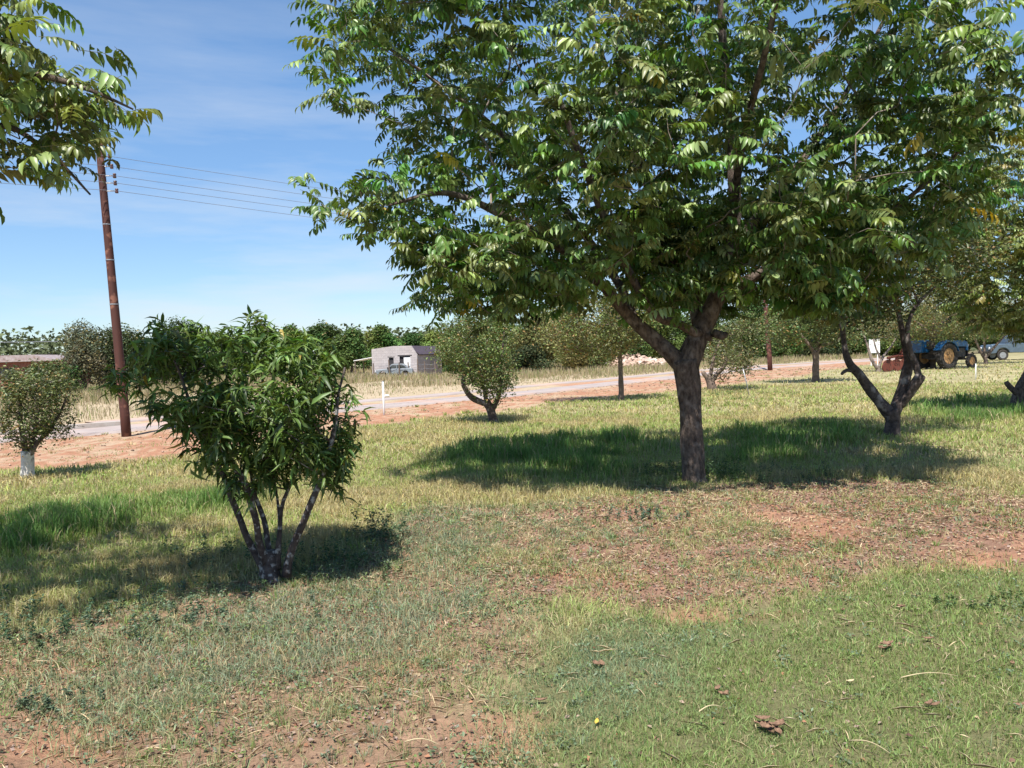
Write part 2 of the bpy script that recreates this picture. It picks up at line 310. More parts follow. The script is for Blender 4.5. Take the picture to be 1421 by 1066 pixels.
# ------------------------------------------------------------------ foliage kinds: targets -> mesh arrays
def fol_pecan(P, rng, n=5, size=1.0, base=(.098, .165, .036)):
    K = len(P)*n; cl_ = (1+rng.normal(0, .18, (len(P), 1)))*(1+rng.normal(0, .07, (len(P), 3))); P0 = P.repeat(n, 0)+rng.normal(0, .07, (K, 3)); d = rdir(rng, K, -.25, .75)
    sv = rng.uniform(.75, 1.2, K); Lr = rng.uniform(.26, .38, K)*size*sv; g = rng.uniform(.5, 1.3, K)/(size+.01)
    ct = (tints(rng, K, base, .25, .006, .16, lcol=(.32, .40, .16), ycol=(.36, .30, .05))*cl_.repeat(n, 0)).clip(.004, .9)
    nl = 6; V = []; T = []; C = []; off = 0; dr = rng.uniform(.05, 1.0, (K, 1))
    zz = np.array([0, 0, 1.0])
    side0 = nz(np.cross(d, zz)); roll = rng.normal(0, .35, (K, 1)); side0 = nz(side0+zz*roll)
    Rv = []; 
    for j in range(nl):
        s = Lr*(.22+.78*j/(nl-1)); pos = P0+d*s[:, None]-zz*(g*s*s)[:, None]; tan = nz(d-zz*(2*g*s)[:, None]); nrm = nz(np.cross(side0, tan))
        nrm = np.where(nrm[:, 2:3] < 0, -nrm, nrm)
        ll = size*(.062+.055*math.sin(math.pi*(j+1.2)/(nl+1.2)))*rng.uniform(.85, 1.15, K)*sv
        for sd in ((1, -1) if j < nl-1 else (0,)):
            D = nz(side0*sd*.85+tan*(.55 if sd else 1)-zz*dr+rng.normal(0, .07, (K, 3)))
            v, t = leaves(pos, D, nrm+rng.normal(0, .25, (K, 3)), ll, ll*.36, rng.uniform(.1, .7, K)); V.append(v); T.append(t+off); off += len(v)
            C.append((ct*(1+rng.normal(0, .12, (K, 1)))).clip(.004, 1).repeat(8, 0))
    # rachis as a thin strip
    for a, b in ((0, .5), (.5, 1)):
        s1 = Lr*a; s2 = Lr*b; p1 = P0+d*s1[:, None]-zz*(g*s1*s1)[:, None]; p2 = P0+d*s2[:, None]-zz*(g*s2*s2)[:, None]; w = side0*.0022*size; h = zz*.0022*size
        V.append(np.stack([p1-w, p1+w, p2+w, p2-w, p1-h, p1+h, p2+h, p2-h], 1).reshape(-1, 3)); tt = np.array([[0, 1, 2], [0, 2, 3], [4, 5, 6], [4, 6, 7]])
        T.append((tt[None]+np.arange(K)[:, None, None]*8).reshape(-1, 3)+off); off += K*8; C.append(np.tile(np.array([[.22, .20, .07]]), (K*8, 1)))
    return np.concatenate(V), np.concatenate(T), np.concatenate(C)
def fol_peach(P, rng, n=16, size=1.0, base=(.060, .110, .028), lite=.14, L=(.10, .16), wr=.25, rad=.10, up=.8):
    K = len(P)*n; td = nz(rdir(rng, len(P), -.1, 1)+np.array([0, 0, .4])); s = rng.random((K, 1)); P0 = P.repeat(n, 0)+td.repeat(n, 0)*(s*.22-.08)*size+rng.normal(0, .012, (K, 3))
    d = nz(rdir(rng, K, -.7, .7)+td.repeat(n, 0)*.45-np.array([0, 0, .16])+rng.normal(0, .25, (K, 3))); l = rng.uniform(*L, K)*size*rng.uniform(.55, 1.1, K)
    nn = nz(np.array([0, 0, 1.0])+rng.normal(0, .45, (K, 3)))
    v, t = leaves(P0, d, nn, l, l*wr, rng.uniform(.3, 1.5, K), .3)
    ct = tints(rng, K, base, .3, .006, .03, ycol=(.34, .26, .06))*((1+rng.normal(0, .2, (len(P), 1))).repeat(n, 0)); ct = ct.clip(.004, 1); lt = (rng.random(len(P)) < lite*1.3).repeat(n)
    ct[lt] = np.array((.14, .22, .05))*(.7+.6*rng.random((lt.sum(), 1)))
    return v, t, ct.repeat(8, 0)
def fol_small(P, rng, n=22, size=1.0, base=(.09, .11, .035), L=(.035, .065), rad=.10, yel=.06, wr=.5, lcol=(.22, .24, .09), lite=.12):
    K = len(P)*n; P0 = P.repeat(n, 0)+rng.normal(0, rad, (K, 3)); d = rdir(rng, K, -.8, .6); l = rng.uniform(*L, K)*size
    nn = nz(np.array([0, 0, .8])+rng.normal(0, .6, (K, 3)))
    v, t = flats(P0, d, nn, l, l*wr); ct = tints(rng, len(P), base, .22).repeat(n, 0)*(1+rng.normal(0, .2, (K, 1)))
    u = rng.random(K); ct[u < yel] = np.array((.30, .19, .07)); ct[u > 1-lite] = np.array(lcol)
    return v, t, ct.clip(.004, 1).repeat(4, 0)
# ------------------------------------------------------------------ skeleton + tree
def smooth_line(pts, rad, step):
    pts = np.array(pts, float); rad = np.array(rad, float); out = []; ro = []
    for i in range(len(pts)-1):
        p0 = pts[max(i-1, 0)]; p1 = pts[i]; p2 = pts[i+1]; p3 = pts[min(i+2, len(pts)-1)]; m = max(2, int(np.linalg.norm(p2-p1)/step))
        for k in range(m):
            t = k/m; out.append(.5*((2*p1)+(-p0+p2)*t+(2*p0-5*p1+4*p2-p3)*t*t+(-p0+3*p1-3*p2+p3)*t**3)); ro.append(rad[i]*(1-t)+rad[i+1]*t)
    out.append(pts[-1]); ro.append(rad[-1]); return out, ro
def inpoly2(poly, u, v):
    ins = np.zeros(u.shape, bool); n = len(poly); d = np.full(u.shape, 1e9)
    for i in range(n):
        ax, ay = poly[i]; bx, by = poly[(i+1) % n]
        ins ^= ((ay > v) != (by > v)) & (u < (bx-ax)*(v-ay)/((by-ay) or 1e-9)+ax)
        ex, ey = bx-ax, by-ay; t = np.clip(((u-ax)*ex+(v-ay)*ey)/(ex*ex+ey*ey), 0, 1); d = np.minimum(d, np.hypot(u-ax-ex*t, v-ay-ey*t))
    return ins, d
def crown_points(poly, Y0, thick, n, rng, full=None, gap=.42, gs=3.0, seed=0, ymin=0):
    """points in a crown with the outline of the photograph at distance Y0 and a real depth that swells towards the middle"""
    poly = np.array(poly, float); lo = poly.min(0); hi = poly.max(0); out = []
    full = full or 120.0
    while len(out) < n:
        u = rng.uniform(lo[0], hi[0], 4*n); v = rng.uniform(lo[1], hi[1], 4*n); ins, d = inpoly2(poly, u, v)
        q = np.sqrt(np.clip(1-(1-np.clip(d/full, 0, 1))**2, 0, 1))
        dy = rng.uniform(-1, 1, 4*n)
        dy = np.sign(dy)*np.abs(dy)**.75*thick*np.maximum(q, .06)
        Y = Y0+dy
        X = (u-CX)/F*Y0; Z = -(v-CY)/F*Y0
        clump = fbm(X*gs/3+dy*.7, Z*gs/3+dy*.5, 70+seed, 3)
        ok = ins & (clump > gap*.9+rng.normal(0, .04, 4*n)) & (Y > ymin)
        for a, b, c in zip(u[ok], v[ok], Y[ok]): out.append(A(a, b, Y0)+np.array([0, c-Y0, 0]))
    return np.array(out[:n])
def grow(nodes, par, targets, root, rng, step=.22, up=.10, kmin=0):
    nodes = [np.array(p) for p in nodes]; par = list(par); order = np.argsort(np.linalg.norm(targets-root, axis=1)); tips = []
    buf = np.zeros((len(nodes)+len(targets)*40, 3)); n = len(nodes); buf[:n] = nodes
    rd = np.full(len(buf), 0.0); rd[:n] = np.linalg.norm(buf[:n]-root, axis=1)
    for ti in order:
        t = targets[ti]; dd = np.linalg.norm(buf[kmin:n]-t, axis=1); rt_ = np.linalg.norm(t-root)
        cost = dd + np.where(rd[kmin:n] > rt_*1.02, 1.5*dd, 0)+np.clip(buf[kmin:n, 2]-t[2], 0, None)*.35
        k = int(np.argmin(cost))+kmin; p0 = buf[k].copy(); d = dd[k-kmin]; m = min(30, max(1, int(d/step)))
        g = par[k]; dirp = nz(p0-buf[g]) if g >= 0 else np.array([0, 0, 1.0]); prev = k
        for i in range(1, m+1):
            s = i/m; q = p0*(1-s)+t*s; bow = s*(1-s); q = q+dirp*bow*d*.35+np.array([0, 0, up*d*bow*2])+(rng.normal(0, .035*min(d, 1), 3) if i < m else 0)
            buf[n] = q; rd[n] = np.linalg.norm(q-root); par.append(prev); prev = n; n += 1
        tips.append(prev)
    return buf[:n], np.array(par), np.array(tips)
def branch_mesh(P, par, n0, rtip, rmax, expo=2.3, sides=5):
    n = len(P); r = np.zeros(n); kids = [[] for _ in range(n)]
    for i in range(n0, n): kids[par[i]].append(i)
    for i in range(n-1, n0-1, -1):
        r[i] = min(rmax, max(rtip, sum(r[k]**expo for k in kids[i])**(1/expo) if kids[i] else rtip))
    mb = MB(); stack = [(p, k) for p in range(n0) for k in kids[p]]
    while stack:
        p, k = stack.pop(); chain = [P[p]]; rr = [r[k]]
        while True:
            chain.append(P[k]); rr.append(r[k])
            if not kids[k]: break
            ks = sorted(kids[k], key=lambda z: -r[z]); stack += [(k, z) for z in ks[1:]]; k = ks[0]
        rr[-1] *= .6; mb.tube(chain, rr, sides if rr[0] > .012 else 3, cap=False)
    return mb
def tree(name, label, cat, base, limbs, targets, fol, mat_leaf, mat_bark, mat_twig, rng, rtip=.003, rmax=.045, step=.22, group=None, rough=.10, limb_name='limb', trunk_mat=None, up=.1, trunk_name='trunk', sides=18, wob=0, kmin_frac=0.5):
    """limbs: list of polylines of world points with radii; the first is the trunk"""
    root = empty(name, base, label, cat, group); loc = np.array(base, float)
    nodes = []; par = []; 
    for li, (pts, rad) in enumerate(limbs):
        sp, sr = smooth_line(pts, rad, .07 if rad[0] > .02 else .12)
        if wob and li: sp = [p+np.array([math.sin(q*.55+li*2)+.6*math.sin(q*1.3+li), math.cos(q*.47+li)*.7, 0])*wob*min(1, q/6) for q, p in enumerate(sp)]
        mb = MB(); mb.tube([p-loc for p in sp], sr, sides if li == 0 else max(8, sides-6), rough, seed=li)
        mb.build(trunk_name if li == 0 else limb_name, (trunk_mat or mat_bark) if li == 0 else mat_bark, root, smooth=True)
        b = len(nodes); 
        if li: att = int(np.argmin(np.linalg.norm(np.array(nodes)-sp[0], axis=1)))
        for i, p in enumerate(sp): nodes.append(p); par.append((att if li else -1) if i == 0 else b+i-1)
        if li == 0: ntr = len(nodes)
    n0 = len(nodes); fork = limbs[0][0][-1]
    if len(targets):
        P, pr, tips = grow(nodes, par, targets, np.array(fork), rng, step, up, kmin=int(ntr*kmin_frac))
        mb = branch_mesh(P-loc, pr, n0, rtip, rmax); mb.build('branches', mat_twig, root, smooth=True)
        V, T, C = fol(np.array(targets)-loc); np_obj('crown', V, T, mat_leaf, C, root)
    return root
# ------------------------------------------------------------------ world, sun
w = bpy.data.worlds.new('World'); sc.world = w; w.use_nodes = True; nt = w.node_tree; nt.nodes.clear(); N = nt.nodes.new
wo = N('ShaderNodeOutputWorld'); bg = N('ShaderNodeBackground'); sky = N('ShaderNodeTexSky'); sky.sky_type = 'NISHITA'; sky.sun_disc = False
sky.sun_elevation = SUN_EL; sky.sun_rotation = math.atan2(-sh[0], -sh[1]); sky.altitude = 1100; sky.air_density = 1.0; sky.dust_density = .25; sky.ozone_density = 2.2
bg.inputs['Strength'].default_value = .10
tc = N('ShaderNodeTexCoord'); mp = N('ShaderNodeMapping'); mp.inputs['Scale'].default_value = (1.3, 1.3, 9); mp.inputs['Rotation'].default_value = (0, .12, 0); lnk(nt, tc.outputs['Generated'], mp.inputs[0])
cn = N('ShaderNodeTexNoise'); cn.inputs['Scale'].default_value = 1.6; cn.inputs['Detail'].default_value = 9; cn.inputs['Roughness'].default_value = .58; lnk(nt, mp.outputs[0], cn.inputs['Vector'])
cr = N('ShaderNodeMapRange'); cr.inputs[1].default_value = .45; cr.inputs[2].default_value = .66; cr.inputs[4].default_value = .62; lnk(nt, cn.outputs['Fac'], cr.inputs[0])
sx = N('ShaderNodeSeparateXYZ'); lnk(nt, tc.outputs['Generated'], sx.inputs[0])
hz = N('ShaderNodeMapRange'); hz.inputs[1].default_value = .02; hz.inputs[2].default_value = .42; hz.inputs[3].default_value = 1; hz.inputs[4].default_value = .15; lnk(nt, sx.outputs[2], hz.inputs[0])
mm = N('ShaderNodeMath'); mm.operation = 'MULTIPLY'; lnk(nt, cr.outputs[0], mm.inputs[0]); lnk(nt, hz.outputs[0], mm.inputs[1])
mxs = N('ShaderNodeMix'); mxs.data_type = 'RGBA'; mxs.inputs[7].default_value = (4.6, 4.9, 5.2, 1); sg = N('ShaderNodeMapRange'); sg.inputs[1].default_value = -.02; sg.inputs[2].default_value = .34; sg.inputs[3].default_value = 0; sg.inputs[4].default_value = 1; lnk(nt, sx.outputs[2], sg.inputs[0])
sgc = N('ShaderNodeMix'); sgc.data_type = 'RGBA'; sgc.inputs[6].default_value = (.62, .66, .72, 1); sgc.inputs[7].default_value = (.84, 1.0, 1.08, 1); lnk(nt, sg.outputs[0], sgc.inputs[0])
sgm = N('ShaderNodeVectorMath'); sgm.operation = 'MULTIPLY'; lnk(nt, sky.outputs[0], sgm.inputs[0]); lnk(nt, sgc.outputs[2], sgm.inputs[1]); lnk(nt, sgm.outputs[0], mxs.inputs[6]); lnk(nt, mm.outputs[0], mxs.inputs[0])
lnk(nt, mxs.outputs[2], bg.inputs['Color']); lnk(nt, bg.outputs[0], wo.inputs['Surface'])
sd = bpy.data.lights.new('sun', 'SUN'); sd.energy = 5.0; sd.angle = math.radians(.53); sd.color = (1, .955, .89); so = bpy.data.objects.new('sun', sd); COL.objects.link(so)
ldir = Vector((sh[0]*math.cos(SUN_EL), sh[1]*math.cos(SUN_EL), -math.sin(SUN_EL))); so.rotation_euler = ldir.to_track_quat('-Z', 'Y').to_euler(); so.location = (-5, -15, 30)
sc.view_settings.view_transform = 'Standard'; sc.view_settings.look = 'None'; sc.view_settings.exposure = .84; sc.view_settings.gamma = 1
# ------------------------------------------------------------------ ground sheet
angs = np.concatenate([np.radians(np.linspace(-48, 48, 420)), np.radians(np.linspace(48, 312, 60)[1:-1])])
rad = [.4]
while rad[-1] < 3500: rad.append(rad[-1]*(1.0125 if rad[-1] < 120 else 1.08))
rad = np.array(rad); RR, AA = np.meshgrid(rad, angs, indexing='ij'); gx = (RR*np.sin(AA)).ravel(); gy = (RR*np.cos(AA)).ravel()
zz_ = zones(gx, gy); gz = zfun(gx, gy)-.10*sstep(2.6, 1.9, np.minimum(pdist(R_MID, gx, gy), 99))*0
na = len(angs); nr = len(rad); i, j = np.meshgrid(np.arange(nr-1), np.arange(na), indexing='ij'); i = i.ravel(); j = j.ravel(); j2 = (j+1) % na
Q = np.stack([i*na+j, (i+1)*na+j, (i+1)*na+j2, i*na+j2], 1)
gv = np.stack([gx, gy, gz], 1); gv = np.concatenate([gv, [[0, 0, 0]]]); gc = np.concatenate([zz_['c'], [[.2, .15, .1]]])
# far ground under the trees: dull green brown
fr = sstep(60, 140, np.hypot(gx, gy)); gc[:-1] = gc[:-1]*(1-fr[:, None])+np.array([.22, .20, .11])*fr[:, None]
far_o = np_obj('ground', gv, Q, M['ground'], gc, smooth=True, k=4); tag(far_o, kind='structure')
# ------------------------------------------------------------------ road with kerb
def strip(name, line, d0, d1, z, mat, h=0, step=.8):
    pts = []
    for a, b in zip(line[:-1], line[1:]):
        m = max(1, int(math.hypot(b[0]-a[0], b[1]-a[1])/step))
        for k in range(m): pts.append((a[0]+(b[0]-a[0])*k/m, a[1]+(b[1]-a[1])*k/m))
    pts.append(line[-1]); L1 = offs(pts, d0); L2 = offs(pts, d1); mb = MB(); n = len(pts)
    jit = [(vn(np.array(i*.37), np.array(0.), 5)-.5)*.35 if not h else 0 for i in range(n)]
    L1 = offs(pts, d0) if h else [offs(pts, d0+0)[i] for i in range(n)]
    zs = [float(zfun(np.array(p[0]), np.array(p[1]))) for p in pts]
    vs = []
    for i in range(n):
        zg = zs[i]+z
        if h: vs += [(L1[i][0], L1[i][1], zg-.1), (L1[i][0], L1[i][1], zg+h), (L2[i][0], L2[i][1], zg+h), (L2[i][0], L2[i][1], zg-.1)]
        else: vs += [(L1[i][0], L1[i][1], zg-.06), (L1[i][0]*.97+L2[i][0]*.03, L1[i][1]*.97+L2[i][1]*.03, zg), (L2[i][0]*.97+L1[i][0]*.03, L2[i][1]*.97+L1[i][1]*.03, zg), (L2[i][0], L2[i][1], zg-.06)]
    fs = [(i*4+k, i*4+k+1, (i+1)*4+k+1, (i+1)*4+k) for i in range(n-1) for k in range(3)]
    return mb.add(vs, fs).build(name, mat)
tag(strip('road', R_MID, -.8, .95, .05, M['road']), kind='structure')
KL = offs(R_MID, 1.06)[1:5]
tag(strip('kerb', KL, -.08, .08, .05, M['kerb'], h=.11, step=.6), kind='structure')
tag(strip('track', offs(R_MID, 3.6)[4:], -.7, .5, .035, M['road']), kind='structure')
# ------------------------------------------------------------------ grass
def scatter(rlo, rhi, n, half=46):
    a = RNG.uniform(-math.radians(half), math.radians(half), n); r = np.sqrt(RNG.uniform(rlo*rlo, rhi*rhi, n)); return r*np.sin(a), r*np.cos(a)
def blades(x, y, h, wd, col, lean=.5, z0=None, la=None):
    n = len(x); z = zfun(x, y)-.004 if z0 is None else z0; a = RNG.uniform(0, 2*np.pi, n); la = RNG.uniform(0, 2*np.pi, n) if la is None else la+RNG.normal(0, .5, n); le = np.abs(RNG.normal(0, lean, n))
    S = np.stack([np.cos(a), np.sin(a), np.zeros(n)], 1)*wd[:, None]*.5; P = np.stack([x, y, z], 1)
    Ld = np.stack([np.cos(la), np.sin(la), np.zeros(n)], 1)*(h*le)[:, None]; U = np.array([0, 0, 1.0])*h[:, None]
    m = P+U*.58+Ld*.32; t = P+U*(.95-.25*np.minimum(le, 1))[:, None]+Ld
    V = np.stack([P-S, P+S, m-S*.75, m+S*.75, t], 1).reshape(-1, 3); tt = np.array([[0, 1, 3], [0, 3, 2], [2, 3, 4]])
    return V, (tt[None]+np.arange(n)[:, None, None]*5).reshape(-1, 3), col.repeat(5, 0)
def join(parts):
    V = []; T = []; C = []; o = 0
    for v, t, c in parts: V.append(v); T.append(t+o); C.append(c); o += len(v)
    return np.concatenate(V), np.concatenate(T), np.concatenate(C)
parts = []; tparts = []
for rlo, rhi, n, wd in ((2.2, 4.5, 150000, .0032), (4.5, 7.5, 190000, .0045), (7.5, 12, 170000, .0075), (12, 20, 130000, .013), (20, 34, 90000, .022), (34, 70, 40000, .04)):
    x, y = scatter(rlo, rhi, n); z = zones(x, y); keep = RNG.random(n) < z['dens']; x, y = x[keep], y[keep]; q = {k: v[keep] for k, v in z.items()}; m = len(x)
    h = q['hgt']*RNG.uniform(.5, 1.5, m)*(1+.15*(rhi > 12))
    col = q['g']*(1+RNG.normal(0, .22, (m, 1)))*(1+RNG.normal(0, .06, (m, 3))); u = RNG.random(m)
    sp = (.10+.14*q['brown']+.12*q['near']+.22*q['mid']*(1-q['tall'])); k = u < sp; col[k] = np.array([.46, .39, .22])*RNG.uniform(.6, 1.15, (k.sum(), 1))
    ta = (q['tall'] > .5)
    V = blades(x[~ta], y[~ta], h[~ta], np.full((~ta).sum(), wd)*RNG.uniform(.7, 1.5, (~ta).sum()), col.clip(.01, .9)[~ta], .9); parts.append(V)
    if ta.any(): tparts.append(blades(x[ta], y[ta], h[ta], np.full(ta.sum(), wd*1.2)*RNG.uniform(.7, 1.5, ta.sum()), col.clip(.01, .9)[ta], .45))
V, T, C = join(parts); tag(np_obj('lawn_grass', V, T, M['grass'], C), 'short green and straw coloured grass covering the orchard floor', 'grass', kind='stuff')
# extra clumps of tall grass
def tufts(rlo, rhi, n, prob, k, hr, spread, wd, colf, lean=.55):
    x, y = scatter(rlo, rhi, n); z = zones(x, y); keep = RNG.random(n) < prob(z, x, y); x, y = x[keep], y[keep]; m = len(x); r = np.hypot(x, y).repeat(k)
    a = RNG.uniform(0, 6.283, m*k); q = np.abs(RNG.normal(0, 1, m*k)); sp = (spread*RNG.uniform(.5, 1.5, m)).repeat(k); X = x.repeat(k)+np.cos(a)*q*sp; Y_ = y.repeat(k)+np.sin(a)*q*sp
    h = (RNG.uniform(hr[0], hr[1], m)).repeat(k)*RNG.uniform(.4, 1.15, m*k); c = colf(m).repeat(k, 0)*(1+RNG.normal(0, .18, (m*k, 1))); dr_ = RNG.random(m*k) < .14; c[dr_] = np.array([.46, .38, .2])*RNG.uniform(.6, 1.1, (dr_.sum(), 1))
    return blades(X, Y_, h, wd*r*RNG.uniform(.6, 1.4, m*k), c.clip(.01, .9), lean, la=a)
def cmix(cols, var=.15): return lambda m: np.array(cols)[RNG.integers(0, len(cols), m)]*(1+RNG.normal(0, var, (m, 1)))
tparts.append(tufts(5.5, 24, 26000, lambda z, x, y: z['tall']*sstep(.46, .62, fbm(x*1.3, y*1.3, 91))*(.5+.5*sstep(.4, .6, z['n1'])), 24, (.06, .17), .055, .0010, cmix([(.13, .25, .045), (.17, .28, .06), (.22, .30, .08), (.12, .21, .05), (.30, .31, .12)]), .8))
tparts.append(tufts(6, 30, 16000, lambda z, x, y: z['mid']*.35*sstep(.45, .6, fbm(x*.8, y*.8, 93)), 20, (.06, .14), .05, .0010, cmix([(.24, .30, .08), (.34, .34, .12), (.18, .27, .06)])))
tparts.append(tufts(2.2, 9, 9000, lambda z, x, y: (z['near']*.6+z['brown']*.35+z['lawn']*.12)*(1-z['bare'])*sstep(.42, .58, fbm(x*2.1, y*2.1, 95)), 22, (.03, .085), .022, .0008, cmix([(.20, .26, .13), (.17, .25, .07), (.22, .28, .17), (.30, .28, .13)]), 1.0))
# mats of dead straw
tparts.append(tufts(3, 16, 9000, lambda z, x, y: (z['brown']*.7+z['mid']*.35+z['near']*.15+z['lawn']*.05)*sstep(.56, .66, fbm(x*1.1, y*1.1, 99)), 18, (.03, .07), .06, .0008, cmix([(.55, .45, .27), (.46, .36, .2), (.60, .50, .32)]), 2.4))
tparts.append(tufts(13, 60, 9000, lambda z, x, y: z['soil']*.30*sstep(.46, .6, fbm(x*.7, y*.7, 111)), 16, (.03, .11), .07, .0010, cmix([(.42, .34, .19), (.36, .33, .16), (.25, .27, .10)]), 1.1))
V, T, C = join(tparts); tag(np_obj('tall_grass', V, T, M['grass'], C), 'longer grass standing in tufts above the short turf', 'grass', kind='stuff')
# dry veld grass beyond the road
x, y = scatter(18, 120, 300000, 44); s = road_side(x, y); d = fbm(x*.25, y*.25, 17); keep = (s > 4.3) & (RNG.random(len(x)) < (.35+.65*sstep(.4, .6, d))*np.where(np.hypot(x, y) > 80, .6, 1)); x, y, s, d = x[keep], y[keep], s[keep], d[keep]; m = len(x); r = np.hypot(x, y)
hh = (.16+.42*sstep(.42, .62, d))*RNG.uniform(.5, 1.3, m)*sstep(3.5, 8, s)
col = np.array([.37, .305, .185])*RNG.uniform(.75, 1.15, (m, 1))*np.ones((m, 3)); g = RNG.random(m) < .3; col[g] = np.array([.22, .24, .09])*RNG.uniform(.7, 1.2, (g.sum(), 1))
V, T, C = blades(x, y, hh, .0007*r*RNG.uniform(.6, 1.5, m), col.clip(.01, 1), .35); tag(np_obj('dry_grass', V, T, M['grass'], C), 'pale dry grass standing on the open land across the road', 'grass', kind='stuff')
x, y = scatter(12, 60, 30000); z = zones(x, y); e_ = np.abs(road_side(x, y)); keep = RNG.random(len(x)) < np.clip(z['soil']*.35+np.exp(-((e_-1.0)/.3)**2)*.8, 0, 1); x, y = x[keep], y[keep]; m = len(x); r = np.hypot(x, y)
sz = RNG.uniform(.008, .03, m)*(1+r*.02); P = np.stack([x, y, zfun(x, y)+sz*.3], 1); dd_ = np.array([[1, 0, 0], [0, 1, 0], [-1, 0, 0], [0, -1, 0], [0, 0, .7], [0, 0, -.5]]); V = (P[:, None]+dd_[None]*sz[:, None, None]*RNG.uniform(.6, 1.3, (m, 6, 1))).reshape(-1, 3)
tt = np.array([[0, 1, 4], [1, 2, 4], [2, 3, 4], [3, 0, 4], [1, 0, 5], [2, 1, 5], [3, 2, 5], [0, 3, 5]]); T = (tt[None]+np.arange(m)[:, None, None]*6).reshape(-1, 3)
tag(np_obj('gravel', V, T, M['litter'], (np.array([[.34, .23, .17]])*RNG.uniform(.5, 1.4, (m, 1))).repeat(6, 0)), 'loose stones and clods on the red verge and along the road edge', 'gravel', kind='stuff')
# litter: small flakes and straw on the bare ground
x, y = scatter(2.2, 11, 150000); z = zones(x, y); pr = np.clip(z['near']*.75+z['brown']*.95+z['lawn']*.06+z['mid']*.15, 0, 1)*(1-z['bare']*.6); keep = RNG.random(len(x)) < pr*(.4+.9*z['n1']); x, y = x[keep], y[keep]; m = len(x); r = np.hypot(x, y)
P = np.stack([x, y, zfun(x, y)+RNG.uniform(.001, .015, m)], 1); l = RNG.uniform(.008, .03, m)*(1+r*.04)
pal = np.array([[.20, .12, .085], [.30, .22, .17], [.27, .20, .165], [.13, .08, .06], [.34, .26, .16], [.30, .15, .09]]); ct = pal[RNG.integers(0, 6, m)]*RNG.uniform(.7, 1.2, (m, 1))
V1, T1 = flats(P, rdir(RNG, m, -.25, .35), nz(np.array([0, 0, 1])+RNG.normal(0, .4, (m, 3))), l, l*.6); lp = [(V1, T1, ct.repeat(4, 0))]
x, y = scatter(2.2, 14, 42000); z = zones(x, y); n4 = fbm(x*2.2, y*2.2, 97); pr = np.clip(z['near']*.35+z['brown']*.6+z['lawn']*.10+z['mid']*.45, 0, 1)*(.25+2.2*sstep(.55, .7, n4)); keep = RNG.random(len(x)) < pr; x, y = x[keep], y[keep]; m = len(x); r = np.hypot(x, y)
P = np.stack([x, y, zfun(x, y)+RNG.uniform(.006, .04, m)], 1); l = RNG.uniform(.04, .15, m)
V1, T1 = flats(P, rdir(RNG, m, -.15, .2), nz(np.array([0, 0, 1])+RNG.normal(0, .3, (m, 3))), l, .0008*r+.001+0*l); ct = np.array([[.56, .46, .30]])*RNG.uniform(.55, 1.15, (m, 1)); lp.append((V1, T1, ct.repeat(4, 0)))
V, T, C = join(lp); tag(np_obj('leaf_litter', V, T, M['litter'], C), 'crumbled brown leaves and straw strewn over the bare patches', 'litter', kind='stuff')
# low broad-leaved weeds
def weed_pts(n, rlo, rhi):
    x, y = scatter(rlo, rhi, n); z = zones(x, y); n5 = fbm(x*1.4, y*1.4, 87); keep = RNG.random(n) < (z['near']*(.25+.75*sstep(.42, .58, n5))+z['brown']*.18+z['lawn']*.10+z['blue']*.3+z['mid']*.05)*(1-z['bare']); return x[keep], y[keep]
x, y = weed_pts(16000, 2.2, 10); m = len(x); k = 13; X = x.repeat(k)+RNG.normal(0, .022, m*k); Yy = y.repeat(k)+RNG.normal(0, .022, m*k); hh = RNG.uniform(.3, 1, m).repeat(k)*RNG.uniform(.004, .055, m*k)
P = np.stack([X, Yy, zfun(X, Yy)+hh], 1); l = RNG.uniform(.010, .026, m*k); V, T = flats(P, rdir(RNG, m*k, -.2, .8), nz(np.array([0, 0, 1])+RNG.normal(0, .5, (m*k, 3))), l, l*.55)
base = np.where(RNG.random((m, 1)) < .6, np.array([[.13, .18, .10]]), np.array([[.14, .20, .06]])).repeat(k, 0)*RNG.uniform(.7, 1.3, (m*k, 1)); wp = [(V, T, base.repeat(4, 0))]
def weeds_at(u, v, n, spread, h, col):
    c = G(u, v); x = c[0]+RNG.normal(0, spread, n); y = c[1]+RNG.normal(0, spread*.7, n); out = []
    kk = 34; X = x.repeat(kk); Y2 = y.repeat(kk); t = RNG.random(n*kk); hx = RNG.normal(0, .25, (n, 2)).repeat(kk, 0); H = (RNG.uniform(.5, 1.1, n)*h).repeat(kk)
    P = np.stack([X+hx[:, 0]*t*H, Y2+hx[:, 1]*t*H, zfun(X, Y2)+t*H], 1); l = RNG.uniform(.02, .045, n*kk)*(.6+h); V, T = flats(P, rdir(RNG, n*kk, -.3, .7), nz(np.array([0, 0, 1])+RNG.normal(0, .5, (n*kk, 3))), l, l*.42)
    return V, T, (np.array([col])*RNG.uniform(.6, 1.35, (n*kk, 1))).repeat(4, 0)
